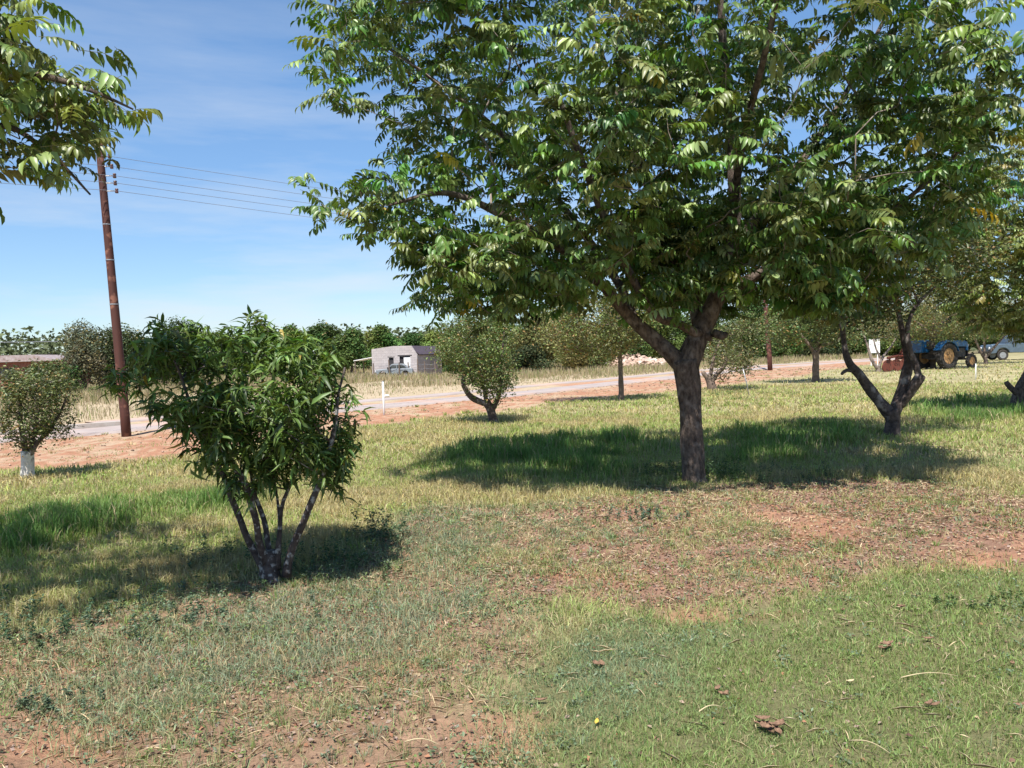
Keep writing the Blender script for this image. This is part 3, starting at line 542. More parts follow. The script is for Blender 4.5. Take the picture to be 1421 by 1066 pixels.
for a in ((1000, 668, 40, .28, .28, (.07, .13, .04)), (925, 665, 45, .35, .20, (.09, .14, .04)), (530, 752, 28, .16, .30, (.06, .11, .05)), (470, 775, 25, .25, .16, (.06, .12, .04)), (290, 780, 30, .30, .18, (.07, .13, .05)), (1100, 665, 60, .5, .12, (.10, .15, .07)),
          (890, 722, 30, .22, .10, (.08, .14, .08)), (30, 880, 40, .4, .16, (.06, .11, .05)), (120, 850, 40, .4, .14, (.07, .12, .06)), (60, 985, 14, .12, .10, (.09, .13, .07)), (220, 860, 40, .35, .10, (.09, .14, .08)), (1010, 548, 40, .5, .25, (.10, .16, .05)), (1330, 560, 40, .8, .2, (.09, .13, .05)), (430, 795, 40, .3, .12, (.08, .13, .05)), (1310, 590, 40, .6, .14, (.13, .13, .06)), (1400, 845, 25, .2, .08, (.11, .17, .06))):
    wp.append(weeds_at(*a))
V, T, C = join(wp); tag(np_obj('weeds', V, T, M['leaf'], C), 'low grey-green weeds scattered among the grass and at the tree bases', 'weeds', kind='stuff')
# ------------------------------------------------------------------ the big pecan tree
def line(Y, *pts):                             # (u, v, dY, r) -> world points
    return [A(u, v, Y+d) for u, v, d, r in pts], [p[3] for p in pts]
Yp = GY(962, 672)
limbs = [line(Yp, (966, 682, 0, .185), (963, 662, 0, .142), (960, 610, 0, .130), (957, 560, 0, .128), (953, 520, 0, .148), (950, 500, 0, .165)),
         line(Yp, (952, 512, 0, .115), (920, 482, 0, .092), (893, 458, -.05, .078), (869, 434, -.1, .068), (835, 395, -.2, .058), (780, 345, -.4, .055), (700, 300, -.6, .045), (620, 268, -.8, .028), (540, 285, -1, .012)),
         line(Yp, (952, 512, 0, .14), (964, 478, 0, .13), (977, 450, .05, .115), (993, 415, .1, .10), (1010, 360, .2, .09), (1020, 280, .3, .075), (1010, 150, .3, .06), (1000, 0, .2, .04), (1000, -160, 0, .02)),
         line(Yp, (985, 468, 0, .05), (965, 462, -.1, .052), (940, 448, -.2, .05), (905, 432, -.4, .045), (850, 330, -.8, .04), (810, 230, -1.2, .034), (770, 120, -1.5, .024)),
         line(Yp, (988, 425, .1, .09), (1005, 408, .3, .08), (1045, 385, .3, .06), (1090, 362, .1, .045), (1150, 340, -.2, .035), (1220, 305, -.6, .028), (1290, 250, -.9, .02), (1340, 200, -1, .014)),
         line(Yp, (1012, 350, .2, .07), (1060, 290, .7, .055), (1130, 200, 1.2, .045), (1190, 100, 1.5, .03), (1240, 0, 1.5, .02)),
         line(Yp, (972, 452, .1, .09), (955, 400, .6, .075), (920, 320, 1.0, .06), (880, 200, 1.4, .05), (830, 60, 1.6, .034), (800, -80, 1.5, .02)),
         line(Yp, (880, 445, -.1, .055), (850, 380, .5, .05), (760, 260, .8, .04), (690, 180, .9, .032), (600, 110, .9, .024), (500, 40, .8, .014)),
         line(Yp, (1015, 320, .2, .05), (1030, 200, -.8, .04), (1060, 80, -1.8, .03), (1090, -60, -2.2, .02)),
         line(Yp, (990, 462, -.05, .045), (1003, 466, -.12, .05), (1008, 463, -.16, .03))]
out_p = [(440, 0), (475, 75), (432, 92), (452, 130), (480, 165), (520, 195), (575, 180), (605, 240), (540, 228), (490, 240), (462, 262), (430, 258), (432, 275), (462, 300), (490, 340), (535, 330), (575, 350), (590, 380), (535, 405), (545, 422), (580, 422), (615, 440), (680, 435), (740, 420), (800, 405),
         (850, 415), (900, 425), (935, 430), (980, 405), (1020, 430), (1090, 400), (1150, 415), (1200, 390), (1260, 350), (1300, 330), (1320, 250), (1355, 190), (1350, 110), (1330, 60), (1280, 25), (1330, -10), (1340, -150), (1250, -260), (1050, -330), (800, -320), (600, -220), (500, -120), (450, -40)]
rng = np.random.default_rng(3)
t1 = np.concatenate([crown_points(out_p, Yp, 2.7, 1560, rng, full=260, gap=.48, gs=3.4, ymin=6.2), crown_points([(560, 330), (700, 300), (1000, 280), (1380, 260), (1340, 350), (1200, 395), (1130, 435), (1080, 415), (1035, 442), (990, 405), (930, 440), (850, 424), (780, 420), (690, 448), (615, 442)], Yp, 2.0, 330, rng, full=90, gap=.42, gs=4, ymin=6.4), crown_points([(850, 320), (1080, 310), (1070, 425), (1020, 440), (1000, 405), (975, 385), (945, 425), (880, 420)], Yp+1.1, .9, 110, rng, full=40, gap=.3), crown_points([(860, 40), (1060, 60), (1180, 70), (1330, 60), (1330, 290), (900, 300)], Yp+.4, 2.0, 170, rng, full=90, gap=.36)])
gxn = t1[:, 0]+t1[:, 2]*sh[0]/math.tan(SUN_EL); gyn = t1[:, 1]+t1[:, 2]*sh[1]/math.tan(SUN_EL)
t1 = t1[(fbm(gxn*1.5, gyn*1.5, 44, 3) > .445) | (t1[:, 1] < Yp-1.9)]   # crown gaps cut along the sun direction to dapple the shade below
keep = []
for p in t1:                                    # keep the fork of the trunk open below
    keep.append(not (p[2] < 2.1 and math.hypot(p[0]-A(960, 500, Yp)[0], p[1]-Yp) < .6))
t1 = t1[np.array(keep)]
tree('pecan_tree', 'large spreading pecan tree with a forked rough trunk, the biggest tree in the orchard', 'tree', G(962, 672), limbs, t1, lambda P: fol_pecan(P, rng, 6, 1.0), M['pecan'], M['bark'], M['twig'], rng, rmax=.035, rough=.09, sides=30)
# pecan whose branches reach in from the left
rng = np.random.default_rng(5); Yl = 4.3
out_l = [(-60, -40), (75, -30), (85, 15), (55, 70), (90, 105), (130, 116), (150, 136), (145, 152), (112, 158), (98, 190), (118, 225), (125, 262), (105, 268), (80, 225), (40, 220), (5, 205), (-60, 260), (-500, 330), (-1100, 200), (-1300, -200), (-1000, -600), (-400, -500)]
t2 = np.concatenate([crown_points(out_l[:15]+[(-120, 250), (-120, -60)], Yl, .6, 82, rng, full=90, gap=.36, gs=7, ymin=2.9), crown_points([(-120, 300), (-500, 330), (-1100, 200), (-1300, -200), (-1000, -600), (-400, -500), (-120, -60)], Yl, 1.3, 280, rng, full=200, gap=.40, gs=7, ymin=2.6)])
tb = np.array([-5.2, 4.2, 0]); fk = tb+np.array([.1, 0, 1.5])
lm = [([tb-[0, 0, .1], tb+[.02, 0, .8], fk], [.2, .16, .16]), ([fk, tb+[1, -.1, 2.2], A(-120, 150, Yl), A(20, 105, Yl-.1), A(110, 120, Yl-.1), A(185, 152, Yl)], [.1, .06, .04, .022, .012, .005]),
      ([fk, tb+[.8, .1, 2.0], A(-150, 250, Yl+.1), A(-10, 175, Yl+.2), A(70, 215, Yl+.2), A(125, 270, Yl+.1)], [.09, .055, .04, .02, .011, .005]),
      ([fk, tb+[-.6, .2, 2.4], tb+[-1.4, .2, 3.6]], [.09, .06, .03]), ([fk, tb+[.5, .2, 2.8], A(-100, -60, Yl), A(30, -10, Yl)], [.1, .06, .03, .01])]
tree('pecan_tree', 'pecan branches hanging into the top left corner, trunk out of view', 'tree', tb, lm, t2, lambda P: fol_pecan(P, rng, 4, .74, (.13, .18, .042)), M['pecan'], M['bark'], M['twig'], rng, rmax=.03)
# pecan at the right edge
rng = np.random.default_rng(6); Yr = GY(1412, 566)
out_r = [(1330, 150), (1370, 175), (1421, 130), (1500, 80), (1700, 60), (1800, 250), (1700, 400), (1500, 430), (1440, 420), (1400, 460), (1370, 440), (1340, 420), (1310, 400), (1330, 340), (1380, 300), (1360, 230)]
out_r2 = [(1290, 380), (1330, 300), (1421, 300), (1600, 320), (1600, 480), (1450, 470), (1400, 455), (1350, 452), (1310, 430)]
t3 = np.concatenate([crown_points(out_r, Yr-1.5, 2.4, 800, rng, full=120, gap=.44, gs=4, ymin=12), crown_points(out_r2, Yr-1, 1.8, 330, rng, full=80, gap=.44, gs=4, ymin=12)])
lm = [line(Yr, (1414, 576, 0, .2), (1414, 560, 0, .17), (1418, 540, 0, .14), (1434, 505, 0, .12), (1452, 455, -.2, .1)), line(Yr, (1450, 458, -.2, .08), (1470, 380, -.8, .08), (1500, 300, -1.2, .05)), line(Yr, (1445, 470, -.2, .06), (1415, 400, -1, .05), (1390, 320, -1.6, .03)), line(Yr, (1414, 548, 0, .08), (1402, 538, -.1, .06), (1396, 530, -.1, .05))]
tree('pecan_tree', 'yellow-green pecan tree cut off by the right edge of the picture', 'tree', G(1412, 566), lm, t3, lambda P: fol_pecan(P, rng, 5, 1.05, (.16, .185, .045)), M['pecan'], M['bark'], M['twig'], rng, rmax=.04)
# dark V-forked tree
rng = np.random.default_rng(8); Yv = GY(1238, 606)
lm = [line(Yv, (1238, 612, 0, .15), (1238, 600, 0, .125), (1240, 585, 0, .12), (1236, 568, 0, .14)),
      line(Yv, (1236, 576, 0, .105), (1222, 560, 0, .10), (1205, 538, 0, .085), (1190, 517, -.05, .075), (1178, 503, -.1, .06), (1172, 480, -.1, .045), (1168, 440, -.1, .04), (1160, 400, 0, .03), (1140, 350, .2, .02)),
      line(Yv, (1240, 575, 0, .11), (1247, 558, 0, .10), (1255, 530, 0, .09), (1260, 500, -.05, .07), (1252, 460, -.1, .05), (1245, 420, -.1, .04), (1235, 370, -.2, .03)),
      line(Yv, (1248, 562, 0, .09), (1262, 545, -.1, .085), (1273, 528, -.2, .085), (1277, 521, -.2, .08)),
      line(Yv, (1276, 525, -.2, .055), (1270, 505, -.2, .05), (1262, 485, -.25, .045), (1259, 460, -.3, .04), (1263, 440, -.3, .033), (1275, 420, -.3, .028), (1298, 398, -.4, .018)),
      line(Yv, (1275, 424, -.3, .02), (1268, 405, -.3, .015), (1262, 390, -.3, .01)),
      line(Yv, (1188, 516, -.05, .035), (1175, 514, -.1, .03), (1168, 519, -.15, .026))]
out_v = [(1070, 330), (1150, 300), (1250, 290), (1340, 300), (1370, 350), (1360, 400), (1320, 400), (1290, 370), (1265, 400), (1240, 425), (1200, 440), (1165, 455), (1130, 440), (1110, 410), (1075, 400)]
t4 = crown_points(out_v, Yv, 1.7, 560, rng, full=70, gap=.40, gs=5)
tree('orchard_tree', 'dark V-forked orchard tree with gnarled stubs right of the big pecan', 'tree', G(1238, 606), lm, t4, lambda P: fol_small(P, rng, 34, 1.5, (.075, .095, .03), rad=.16), M['leaf'], M['darkbark'], M['darkbark'], rng, rmax=.03, rough=.16, trunk_mat=M['darkbark'])
# ------------------------------------------------------------------ peach tree
rng = np.random.default_rng(9); Yc = GY(378, 806)
lm = [line(Yc, (376, 812, 0, .085), (374, 798, 0, .075), (373, 782, 0, .062), (372, 764, 0, .055)),
      line(Yc, (366, 790, 0, .04), (350, 760, 0, .034), (335, 722, -.05, .028), (318, 680, -.1, .025), (298, 642, -.15, .022), (284, 600, -.15, .02), (268, 560, -.2, .015), (240, 500, -.3, .009)),
      line(Yc, (370, 785, -.03, .036), (360, 750, -.1, .032), (348, 700, -.2, .03), (330, 655, -.28, .027), (300, 610, -.35, .025), (284, 590, -.38, .027), (275, 570, -.4, .018), (290, 530, -.45, .01)),
      line(Yc, (376, 780, .05, .028), (368, 735, .12, .024), (355, 690, .2, .02), (345, 640, .25, .017), (320, 560, .3, .012), (310, 490, .3, .006)),
      line(Yc, (385, 790, 0, .034), (386, 755, 0, .026), (392, 710, 0, .019), (405, 665, .02, .016), (420, 625, .05, .013), (435, 560, .1, .009), (450, 500, .1, .006)),
      line(Yc, (388, 770, .1, .02), (388, 720, .18, .015), (382, 670, .25, .012), (370, 600, .25, .009), (362, 500, .2, .005)),
      line(Yc, (398, 800, -.02, .042), (401, 775, -.04, .038), (418, 728, -.1, .031), (438, 690, -.15, .029), (450, 650, -.15, .025), (458, 610, -.2, .022), (466, 570, -.2, .015), (480, 510, -.1, .008)),
      line(Yc, (457, 612, -.2, .012), (445, 602, -.3, .008), (437, 588, -.4, .005))]
lm = [lm[0]]+[(a, [q*.8 for q in b]) for a, b in lm[1:]]
out_c = [(170, 512), (205, 520), (215, 485), (208, 455), (250, 452), (290, 446), (320, 462), (345, 448), (368, 450), (385, 480), (430, 474), (462, 484), (486, 505), (494, 545), (488, 590), (474, 622), (468, 655), (452, 640), (430, 628), (405, 615), (385, 650), (362, 635), (350, 655), (318, 612), (290, 622), (262, 595), (238, 578), (220, 552), (170, 545)]
t5 = np.concatenate([crown_points(out_c, Yc, .72, 500, rng, full=60, gap=.45, gs=15), crown_points([(245, 590), (280, 640), (318, 662), (350, 690), (385, 680), (410, 650), (440, 668), (470, 688), (492, 610), (380, 580)], Yc, .5, 135, rng, full=40, gap=.3, gs=9)])
tree('peach_tree', 'multi-stemmed peach tree with long drooping leaves at the left, standing on the lawn edge', 'tree', G(378, 806), lm, t5, lambda P: fol_peach(P, rng, 16, .74, (.082, .135, .030)), M['leaf'], M['peachbark'], M['peachbark'], rng, rtip=.002, rmax=.012, step=.09, rough=.12, limb_name='stem', trunk_name='stump', sides=16, kmin_frac=1, wob=.010)
# ------------------------------------------------------------------ small orchard trees
def small_tree(label, seed, bu, bv, trunk, limbs_, outline, n, thick, folf, bark, tmat=None, full=30, gap=.46, gs=8, rough=.12, name='orchard_tree', group=None, rmax=.03, rt=.004):
    rng = np.random.default_rng(seed); Y = GY(bu, bv); lm = [line(Y, *trunk)]+[line(Y, *l) for l in limbs_]
    t = crown_points(outline, Y, thick, n, rng, full=full, gap=gap, gs=gs, seed=seed)
    return tree(name, label, 'tree', G(bu, bv), lm, t, lambda P: folf(P, rng), M['leaf'], bark, bark, rng, rtip=rt, rmax=rmax, step=.18, rough=rough, trunk_mat=tmat, sides=14, group=group)
small_tree('small leaning tree with a whitewashed trunk at the far left, beside the red soil', 21, 38, 664, [(37, 668, 0, .10), (38, 655, 0, .092), (38, 640, 0, .088), (38, 626, 0, .085)],
           [[(40, 634, 0, .05), (52, 614, 0, .035), (68, 598, 0, .028), (85, 570, 0, .02), (92, 550, 0, .01)], [(37, 632, 0, .05), (30, 600, 0, .035), (28, 560, 0, .022), (30, 520, 0, .01)], [(42, 626, 0, .03), (50, 590, .1, .025), (58, 540, .1, .01)]],
           [(0, 545), (8, 520), (30, 508), (60, 503), (85, 515), (98, 540), (92, 565), (98, 580), (85, 612), (72, 598), (60, 600), (40, 622), (15, 600), (2, 580)], 220, .5, lambda P, r: fol_small(P, r, 38, .95, (.10, .125, .042), rad=.06, yel=.06), M['darkbark'], M['whitewash'], full=25)
small_tree('grey-stemmed tree with a curved fork standing between the road and the pecan trunk', 22, 685, 587, [(686, 590, 0, .13), (684, 580, 0, .105), (679, 565, 0, .10), (672, 556, 0, .10)],
           [[(672, 560, 0, .075), (655, 552, 0, .07), (646, 540, 0, .06), (643, 528, 0, .05), (650, 500, 0, .03)], [(682, 570, 0, .07), (690, 555, 0, .06), (694, 535, 0, .05), (696, 500, 0, .03), (700, 460, 0, .02)], [(675, 562, 0, .06), (672, 535, .1, .05), (668, 490, .2, .03)]],
           [(605, 470), (622, 446), (655, 436), (690, 440), (715, 455), (722, 490), (712, 520), (700, 545), (685, 552), (665, 540), (648, 528), (636, 512), (612, 500)], 310, 1.0, lambda P, r: fol_small(P, r, 34, 1.35, (.105, .15, .042), rad=.13, yel=.06), M['darkbark'], full=35)
small_tree('slim straight young tree beside the road, left of the pecan trunk', 23, 862, 556, [(862, 558, 0, .10), (862, 540, 0, .085), (861, 515, 0, .075), (860, 480, 0, .065), (858, 440, 0, .05)],
           [[(860, 485, 0, .03), (840, 460, 0, .025), (810, 445, 0, .015)], [(860, 475, 0, .03), (880, 450, 0, .02), (900, 435, 0, .012)]],
           [(745, 430), (790, 405), (860, 395), (910, 415), (905, 455), (880, 480), (850, 490), (800, 492), (760, 482), (740, 455)], 480, 1.4, lambda P, r: fol_small(P, r, 26, 1.9, (.14, .155, .05), rad=.17, yel=.08), M['farbark'], full=35)
small_tree('broad low bush-like tree with cut pale stubs just right of the pecan trunk', 24, 988, 542, [(990, 545, 0, .2), (987, 535, 0, .17), (985, 528, 0, .15), (982, 520, 0, .13)],
           [[(983, 527, 0, .08), (977, 519, 0, .09), (975, 516, 0, .08)], [(987, 530, 0, .09), (996, 518, 0, .08), (1005, 508, 0, .07), (1010, 490, 0, .04)], [(985, 525, 0, .08), (990, 500, 0, .06), (1000, 470, 0, .03)]],
           [(975, 500), (985, 470), (1010, 450), (1045, 440), (1060, 460), (1050, 490), (1040, 505), (1030, 520), (1015, 510), (1005, 530), (990, 515)], 200, 1.2, lambda P, r: fol_small(P, r, 26, 1.8, (.10, .12, .04), rad=.17), M['farbark'], full=25)
small_tree('round-headed tree with a straight pale trunk behind and right of the pecan', 25, 1132, 530, [(1132, 531, 0, .17), (1132, 515, 0, .14), (1132, 500, 0, .135), (1131, 488, 0, .14)],
           [[(1131, 492, 0, .08), (1122, 478, 0, .07), (1108, 462, 0, .05), (1090, 450, 0, .03)], [(1133, 490, 0, .09), (1140, 480, 0, .08), (1155, 476, 0, .06), (1168, 468, 0, .04)], [(1132, 490, 0, .08), (1136, 470, 0, .06), (1140, 445, 0, .04)]],
           [(1060, 450), (1085, 430), (1130, 425), (1175, 430), (1190, 455), (1175, 475), (1150, 468), (1130, 480), (1110, 470), (1075, 475)], 380, 1.8, lambda P, r: fol_small(P, r, 24, 2.4, (.10, .14, .045), rad=.22), M['farbark'], full=25)
small_tree('thin bare-limbed orchard tree in front of the white signboard', 26, 1217, 516, [(1219, 518, 0, .14), (1219, 511, 0, .12), (1218, 508, 0, .12)],
           [[(1217, 511, 0, .1), (1209, 498, 0, .09), (1204, 480, 0, .06), (1198, 465, 0, .05), (1188, 455, 0, .03)], [(1220, 510, 0, .08), (1225, 496, 0, .07), (1235, 483, 0, .05), (1243, 470, 0, .04)], [(1222, 497, 0, .06), (1216, 485, 0, .05), (1212, 470, 0, .03)]],
           [(1175, 470), (1180, 440), (1210, 425), (1245, 430), (1262, 450), (1245, 468), (1225, 472), (1200, 462)], 120, 1.4, lambda P, r: fol_small(P, r, 24, 2.2, (.13, .14, .06), rad=.2), M['twig'], full=20, rmax=.04)
small_tree('leafy tree with a thick dark trunk standing right in front of the blue tractor', 27, 1294, 512, [(1295, 514, 0, .18), (1295, 500, 0, .15), (1294, 480, 0, .15), (1293, 462, 0, .17)],
           [[(1292, 466, 0, .11), (1282, 455, 0, .1), (1268, 445, 0, .07)], [(1295, 465, 0, .11), (1306, 450, 0, .08), (1320, 438, 0, .05)], [(1294, 464, 0, .1), (1296, 440, 0, .08), (1298, 410, 0, .05)]],
           [(1225, 440), (1245, 400), (1300, 380), (1360, 390), (1380, 430), (1362, 466), (1330, 462), (1300, 472), (1265, 475), (1240, 465)], 680, 3.0, lambda P, r: fol_small(P, r, 26, 2.4, (.15, .17, .055), rad=.22, yel=.12), M['farbark'], full=30)
small_tree('thin-limbed tree with many slanting branches between the tractor and the parked pickup', 28, 1368, 505, [(1368, 508, 0, .15), (1368, 500, 0, .13), (1366, 494, 0, .13)],
           [[(1365, 496, 0, .09), (1358, 482, 0, .08), (1350, 465, 0, .06), (1342, 452, 0, .04)], [(1368, 496, 0, .09), (1378, 484, 0, .08), (1395, 465, 0, .06), (1410, 452, 0, .04)], [(1366, 495, 0, .08), (1366, 478, 0, .07), (1364, 455, 0, .04)]],
           [(1325, 450), (1340, 425), (1380, 415), (1421, 420), (1450, 440), (1430, 468), (1405, 462), (1375, 470), (1345, 468)], 380, 2.4, lambda P, r: fol_small(P, r, 26, 2.4, (.12, .16, .05), rad=.22), M['farbark'], full=25, rmax=.05)
# ------------------------------------------------------------------ background trees
def bg_tree(label, seed, u0, u1, vtop, Y, base_v=None, col=(.075, .095, .035), name='bushveld_tree', group='trees and bushes beyond the road', n=None, low=.12, leaf=None, yel=.04, lobes=12, dens=1.0, trunk=True, cat='tree'):
    rng = np.random.default_rng(seed); um = (u0+u1)/2; top = A(um, vtop, Y); wdt = (u1-u0)/F*Y; H = max(top[2], .5); c = np.array([top[0], Y, 0])
    root = empty(name, c, label, cat, group); R = wdt/2; 
    cen = []
    for k in range(lobes):
        a = rng.uniform(0, 6.28); rr = math.sqrt(rng.random())*.62; zc = rng.uniform(low+.18, .80)*H; sh_ = 1-.45*max(0, zc/H-.5)*2
        cen.append((rr*R*math.cos(a)*sh_, rr*R*math.sin(a)*.9*sh_, zc, rng.uniform(.30, .46)*R, rng.uniform(.16, .26)*H))
    cen.append((0, 0, H*.8, R*.4, H*.2)); cen.append((R*.55, 0, H*(low+.3), R*.42, H*.22)); cen.append((-R*.55, 0, H*(low+.3), R*.42, H*.22))
    n = n or int(min(13000, 2500+wdt*H*330)*dens); lf = leaf or max(.10, Y*.0027)
    cen = np.array(cen); k = rng.integers(0, len(cen), n); d = rdir(rng, n); q = rng.random((n, 1))**.28*(1+rng.normal(0, .10, (n, 1)))
    P = cen[k][:, :3]+d*q*np.stack([cen[k, 3], cen[k, 3], cen[k, 4]], 1); ok = P[:, 2] > .02; P = P[ok]; k = k[ok]; m = len(P)
    l = rng.uniform(.6, 1.5, m)*lf; V, T = flats(P, rdir(rng, m, -.6, .8), nz(d[ok]*.8+rng.normal(0, .6, (m, 3))+np.array([0, 0, .35])), l, l*.62)
    lobe_t = (1+rng.normal(0, .16, (len(cen), 1)))*np.ones((1, 3)); lobe_t[:, 0] *= 1+rng.normal(0, .14, len(cen))
    C = np.array(col)*lobe_t[k]*(1+rng.normal(0, .22, (m, 1))); yy = rng.random(m) < yel; C[yy] = np.array([.24, .20, .08])
    np_obj('crown', V, T, M['farleaf'], C.clip(.01, 1).repeat(4, 0), root)
    if trunk:
        mb = MB(); fk_ = np.array([0, 0, H*.3]); mb.tube([(0, 0, -.1), (.05*R, 0, H*.15), tuple(fk_)], [.04*H, .03*H, .03*H], 8, .1)
        for j in range(min(7, lobes)):
            e = cen[j, :3]; mb.tube([tuple(fk_), tuple(fk_*.5+e*.5+[0, 0, .05*H]), tuple(e)], [.02*H, .013*H, .004*H], 5)
        mb.build('trunk', M['farbark'], root, smooth=True)
    return root
def BY(u, v): return GY(u, v)
G1 = (.078, .128, .034); G2 = (.058, .10, .026); G3 = (.115, .17, .042); G4 = (.11, .12, .07)
bg_tree('greyish thorn tree left of the utility pole, its twiggy top the thinnest', 101, 72, 150, 443, 46, col=G4, lobes=9, yel=.14, low=.0)
bg_tree('dark rounded bush right behind the utility pole', 102, 118, 215, 447, 48, col=(.055, .075, .03), low=0)
bg_tree('broad dark bush between the utility pole and the peach tree crown', 103, 185, 300, 440, 50, col=(.06, .08, .03), low=0)
bg_tree('low green bush in front of the brick house by the left edge', 104, 22, 120, 499, 44, col=G2, low=0, trunk=False)
bg_tree('small green shrub low at the foot of the dark bush left of the pole', 105, 118, 150, 536, 44, col=(.12, .16, .06), low=0, trunk=False, leaf=.09)
far_list = [(-60, 40, 492, 90, G2), (30, 100, 490, 105, G4), (-150, -50, 470, 70, G1), (260, 350, 460, 85, G1), (330, 400, 452, 88, G2), (375, 430, 450, 84, G3), (415, 478, 446, 90, G2), (455, 515, 455, 82, G1), (498, 560, 452, 95, G3), (545, 600, 462, 98, G2), (575, 625, 458, 90, G3)]
lab = ['low tree poking above the tin roof at the left edge', 'pale tree line crown right of the brick house roof', 'tree outside the left edge behind the brick house', 'tree seen left above the peach tree crown', 'tree behind the middle of the peach tree top', 'light green tree behind the right half of the peach tree', 'tallest dark tree of the far line, left of the block building', 'tree immediately left of the grey block building roof', 'rounded green tree directly above the grey block building', 'tree behind the dark roof side of the block building', 'yellow-green tree right of the block building']
for i_, (a, b, vt, Y, c) in enumerate(far_list): bg_tree(lab[i_], 120+i_, a, b, vt, Y, col=c, low=.05)
mid_list = [(606, 660, 452, 78, G1), (612, 690, 470, 66, G2), (640, 740, 430, 76, G3), (690, 790, 425, 70, (.125, .135, .045)), (740, 830, 400, 74, G3), (700, 770, 478, 60, (.04, .055, .022)), (765, 860, 445, 66, (.13, .14, .05)), (820, 910, 410, 80, G1), (880, 960, 425, 84, G3), (930, 1010, 395, 88, G2), (995, 1075, 390, 86, G1), (1040, 1120, 405, 92, G3), (1090, 1170, 425, 95, G1),
            (1150, 1215, 440, 98, G2), (1195, 1260, 430, 96, G3), (1240, 1310, 425, 92, G1), (1290, 1360, 425, 95, G3), (1340, 1421, 420, 92, G1), (1400, 1490, 410, 90, G2), (1030, 1100, 470, 90, G2), (1110, 1180, 468, 94, (.05, .07, .03)), (1170, 1240, 462, 96, G2)]
lab = ['tree touching the right end of the block building', 'dark bush right of the block building behind the curved fork tree', 'green tree behind the curved fork tree', 'olive tree left of the rubble heap', 'tall tree behind the slim young tree', 'very dark hollow bush left of the rubble heap', 'yellowish bush in front of the tall trees beside the rubble', 'tree directly behind the rubble heap', 'tree right of the rubble heap seen through the pecan fork', 'tree behind the pecan fork', 'tree beyond the far utility pole, on its left', 'light tree just right of the far utility pole', 'tree behind the round-headed orchard tree',
       'dark tree left behind the white signboard', 'light tree above the white signboard', 'tree behind the V-forked trunk top', 'light tree above the tractor bonnet', 'tree above the front of the parked pickup', 'tree above the rear of the parked pickup', 'low bush at the foot of the trees by the far pole', 'very dark low bush beyond the round-headed orchard tree', 'low bush in the gap beside the white signboard']
for i_, (a, b, vt, Y, c) in enumerate(mid_list): bg_tree(lab[i_], 160+i_, a, b, vt, Y, col=c, low=0, dens=1.0)
# distant wood that closes the horizon
rng = np.random.default_rng(77); n = 48000; a = rng.uniform(-math.radians(50), math.radians(50), n); r = rng.uniform(104, 145, n); x = r*np.sin(a); y = r*np.cos(a)
hh = 4.0+3.2*fbm(x*.12, y*.12, 7); P = np.stack([x, y, rng.random(n)**.7*hh], 1); l = rng.uniform(.3, .8, n); V, T = flats(P, rdir(rng, n, -.5, .8), nz(rng.normal(0, .6, (n, 3))+np.array([0, -.4, .5])), l, l*.7)
C = np.array([[.08, .10, .045]])*(1+rng.normal(0, .25, (n, 1)))*(.7+.6*fbm(x*.2, y*.2, 9))[:, None]; tag(np_obj('distant_wood', V, T, M['farleaf'], C.clip(.01, 1).repeat(4, 0)), 'unbroken line of bush closing the horizon behind the single trees', 'wood', kind='stuff')
# ------------------------------------------------------------------ utility poles and wires
def pole(label, b, top, r0_, r1_, heads, group='utility poles along the road'):
    root = empty('utility_pole', b, label, 'utility pole', group); b = np.array(b); t = np.array(top)-b; mb = MB(); n = 12
    mb.tube([t*(k/n)-[0, 0, .3*(k == 0)] for k in range(n+1)], [r0_+(r1_-r0_)*k/n for k in range(n+1)], 18, .02); mb.build('pole_shaft', M['pole'], root, smooth=True)
    for h in heads:
        h = np.array(h)-b; ax = h-np.array([0, 0, 0]); s = t*(h[2]/t[2]); m = MB(); m.cyl(tuple(s), tuple(h), .012, 8); m.build('insulator_pin', M['steel'], root)
        k = MB(); k.tube([h+[0, 0, -.05], h+[0, 0, -.025], h, h+[0, 0, .025], h+[0, 0, .05]], [.035, .04, .022, .04, .032], 12); k.build('insulator', M['insul'], root, smooth=True)
    cap = MB(); cap.cyl(tuple(t*.998), tuple(t*1.004), r1_*1.06, 16); cap.build('pole_cap', M['steel'], root)
    for f_ in (.45, .6, .72):                  # steel bands
        q = t*f_; rr = r0_+(r1_-r0_)*f_; m = MB(); m.cyl(tuple(q-[0, 0, .012]), tuple(q+[0, 0, .012]), rr*1.07, 18); m.build('band', M['steel'], root)
    return root
pb = G(176, 605); pY = pb[1]; ptop = A(137, 196, pY)
hv = [(148, 217), (151, 231), (155, 244), (156, 254), (158, 265)]
H1 = [A(u+4, v, pY) for u, v in hv]
p2b = G(1069, 514); p2t = A(1055, 318, p2b[1])
H2 = [A(1062, 330+k*8, p2b[1]) for k in range(5)]
pole('tall rust-brown wooden utility pole leaning left beside the road', pb, ptop, .108, .078, H1)
pole('distant utility pole showing between the pecan trunk and the round-headed tree', p2b, p2t, .16, .12, H2)
names = ['topmost', 'second from the top', 'middle', 'second from the bottom', 'lowest']
for k in range(5):
    a = np.array(H1[k]); b = np.array(H2[k]); pts = [a*(1-s)+b*s-np.array([0, 0, .35*4*s*(1-s)]) for s in np.linspace(0, 1, 24)]
    d = a-b; c = a+d*np.array([.9, .9, 0])/1; c[2] = a[2]+.3; pl = [a*(1-s)+c*s-np.array([0, 0, .9*4*s*(1-s)]) for s in np.linspace(0, 1, 24)][::-1]
    mb = MB(); mb.tube(pl+pts[1:], .0055, 5); o = mb.build('overhead_wire', M['wire']); tag(o, f'{names[k]} of the five thin overhead wires running right from the leaning pole', 'overhead wire', 'overhead wires on the utility poles')
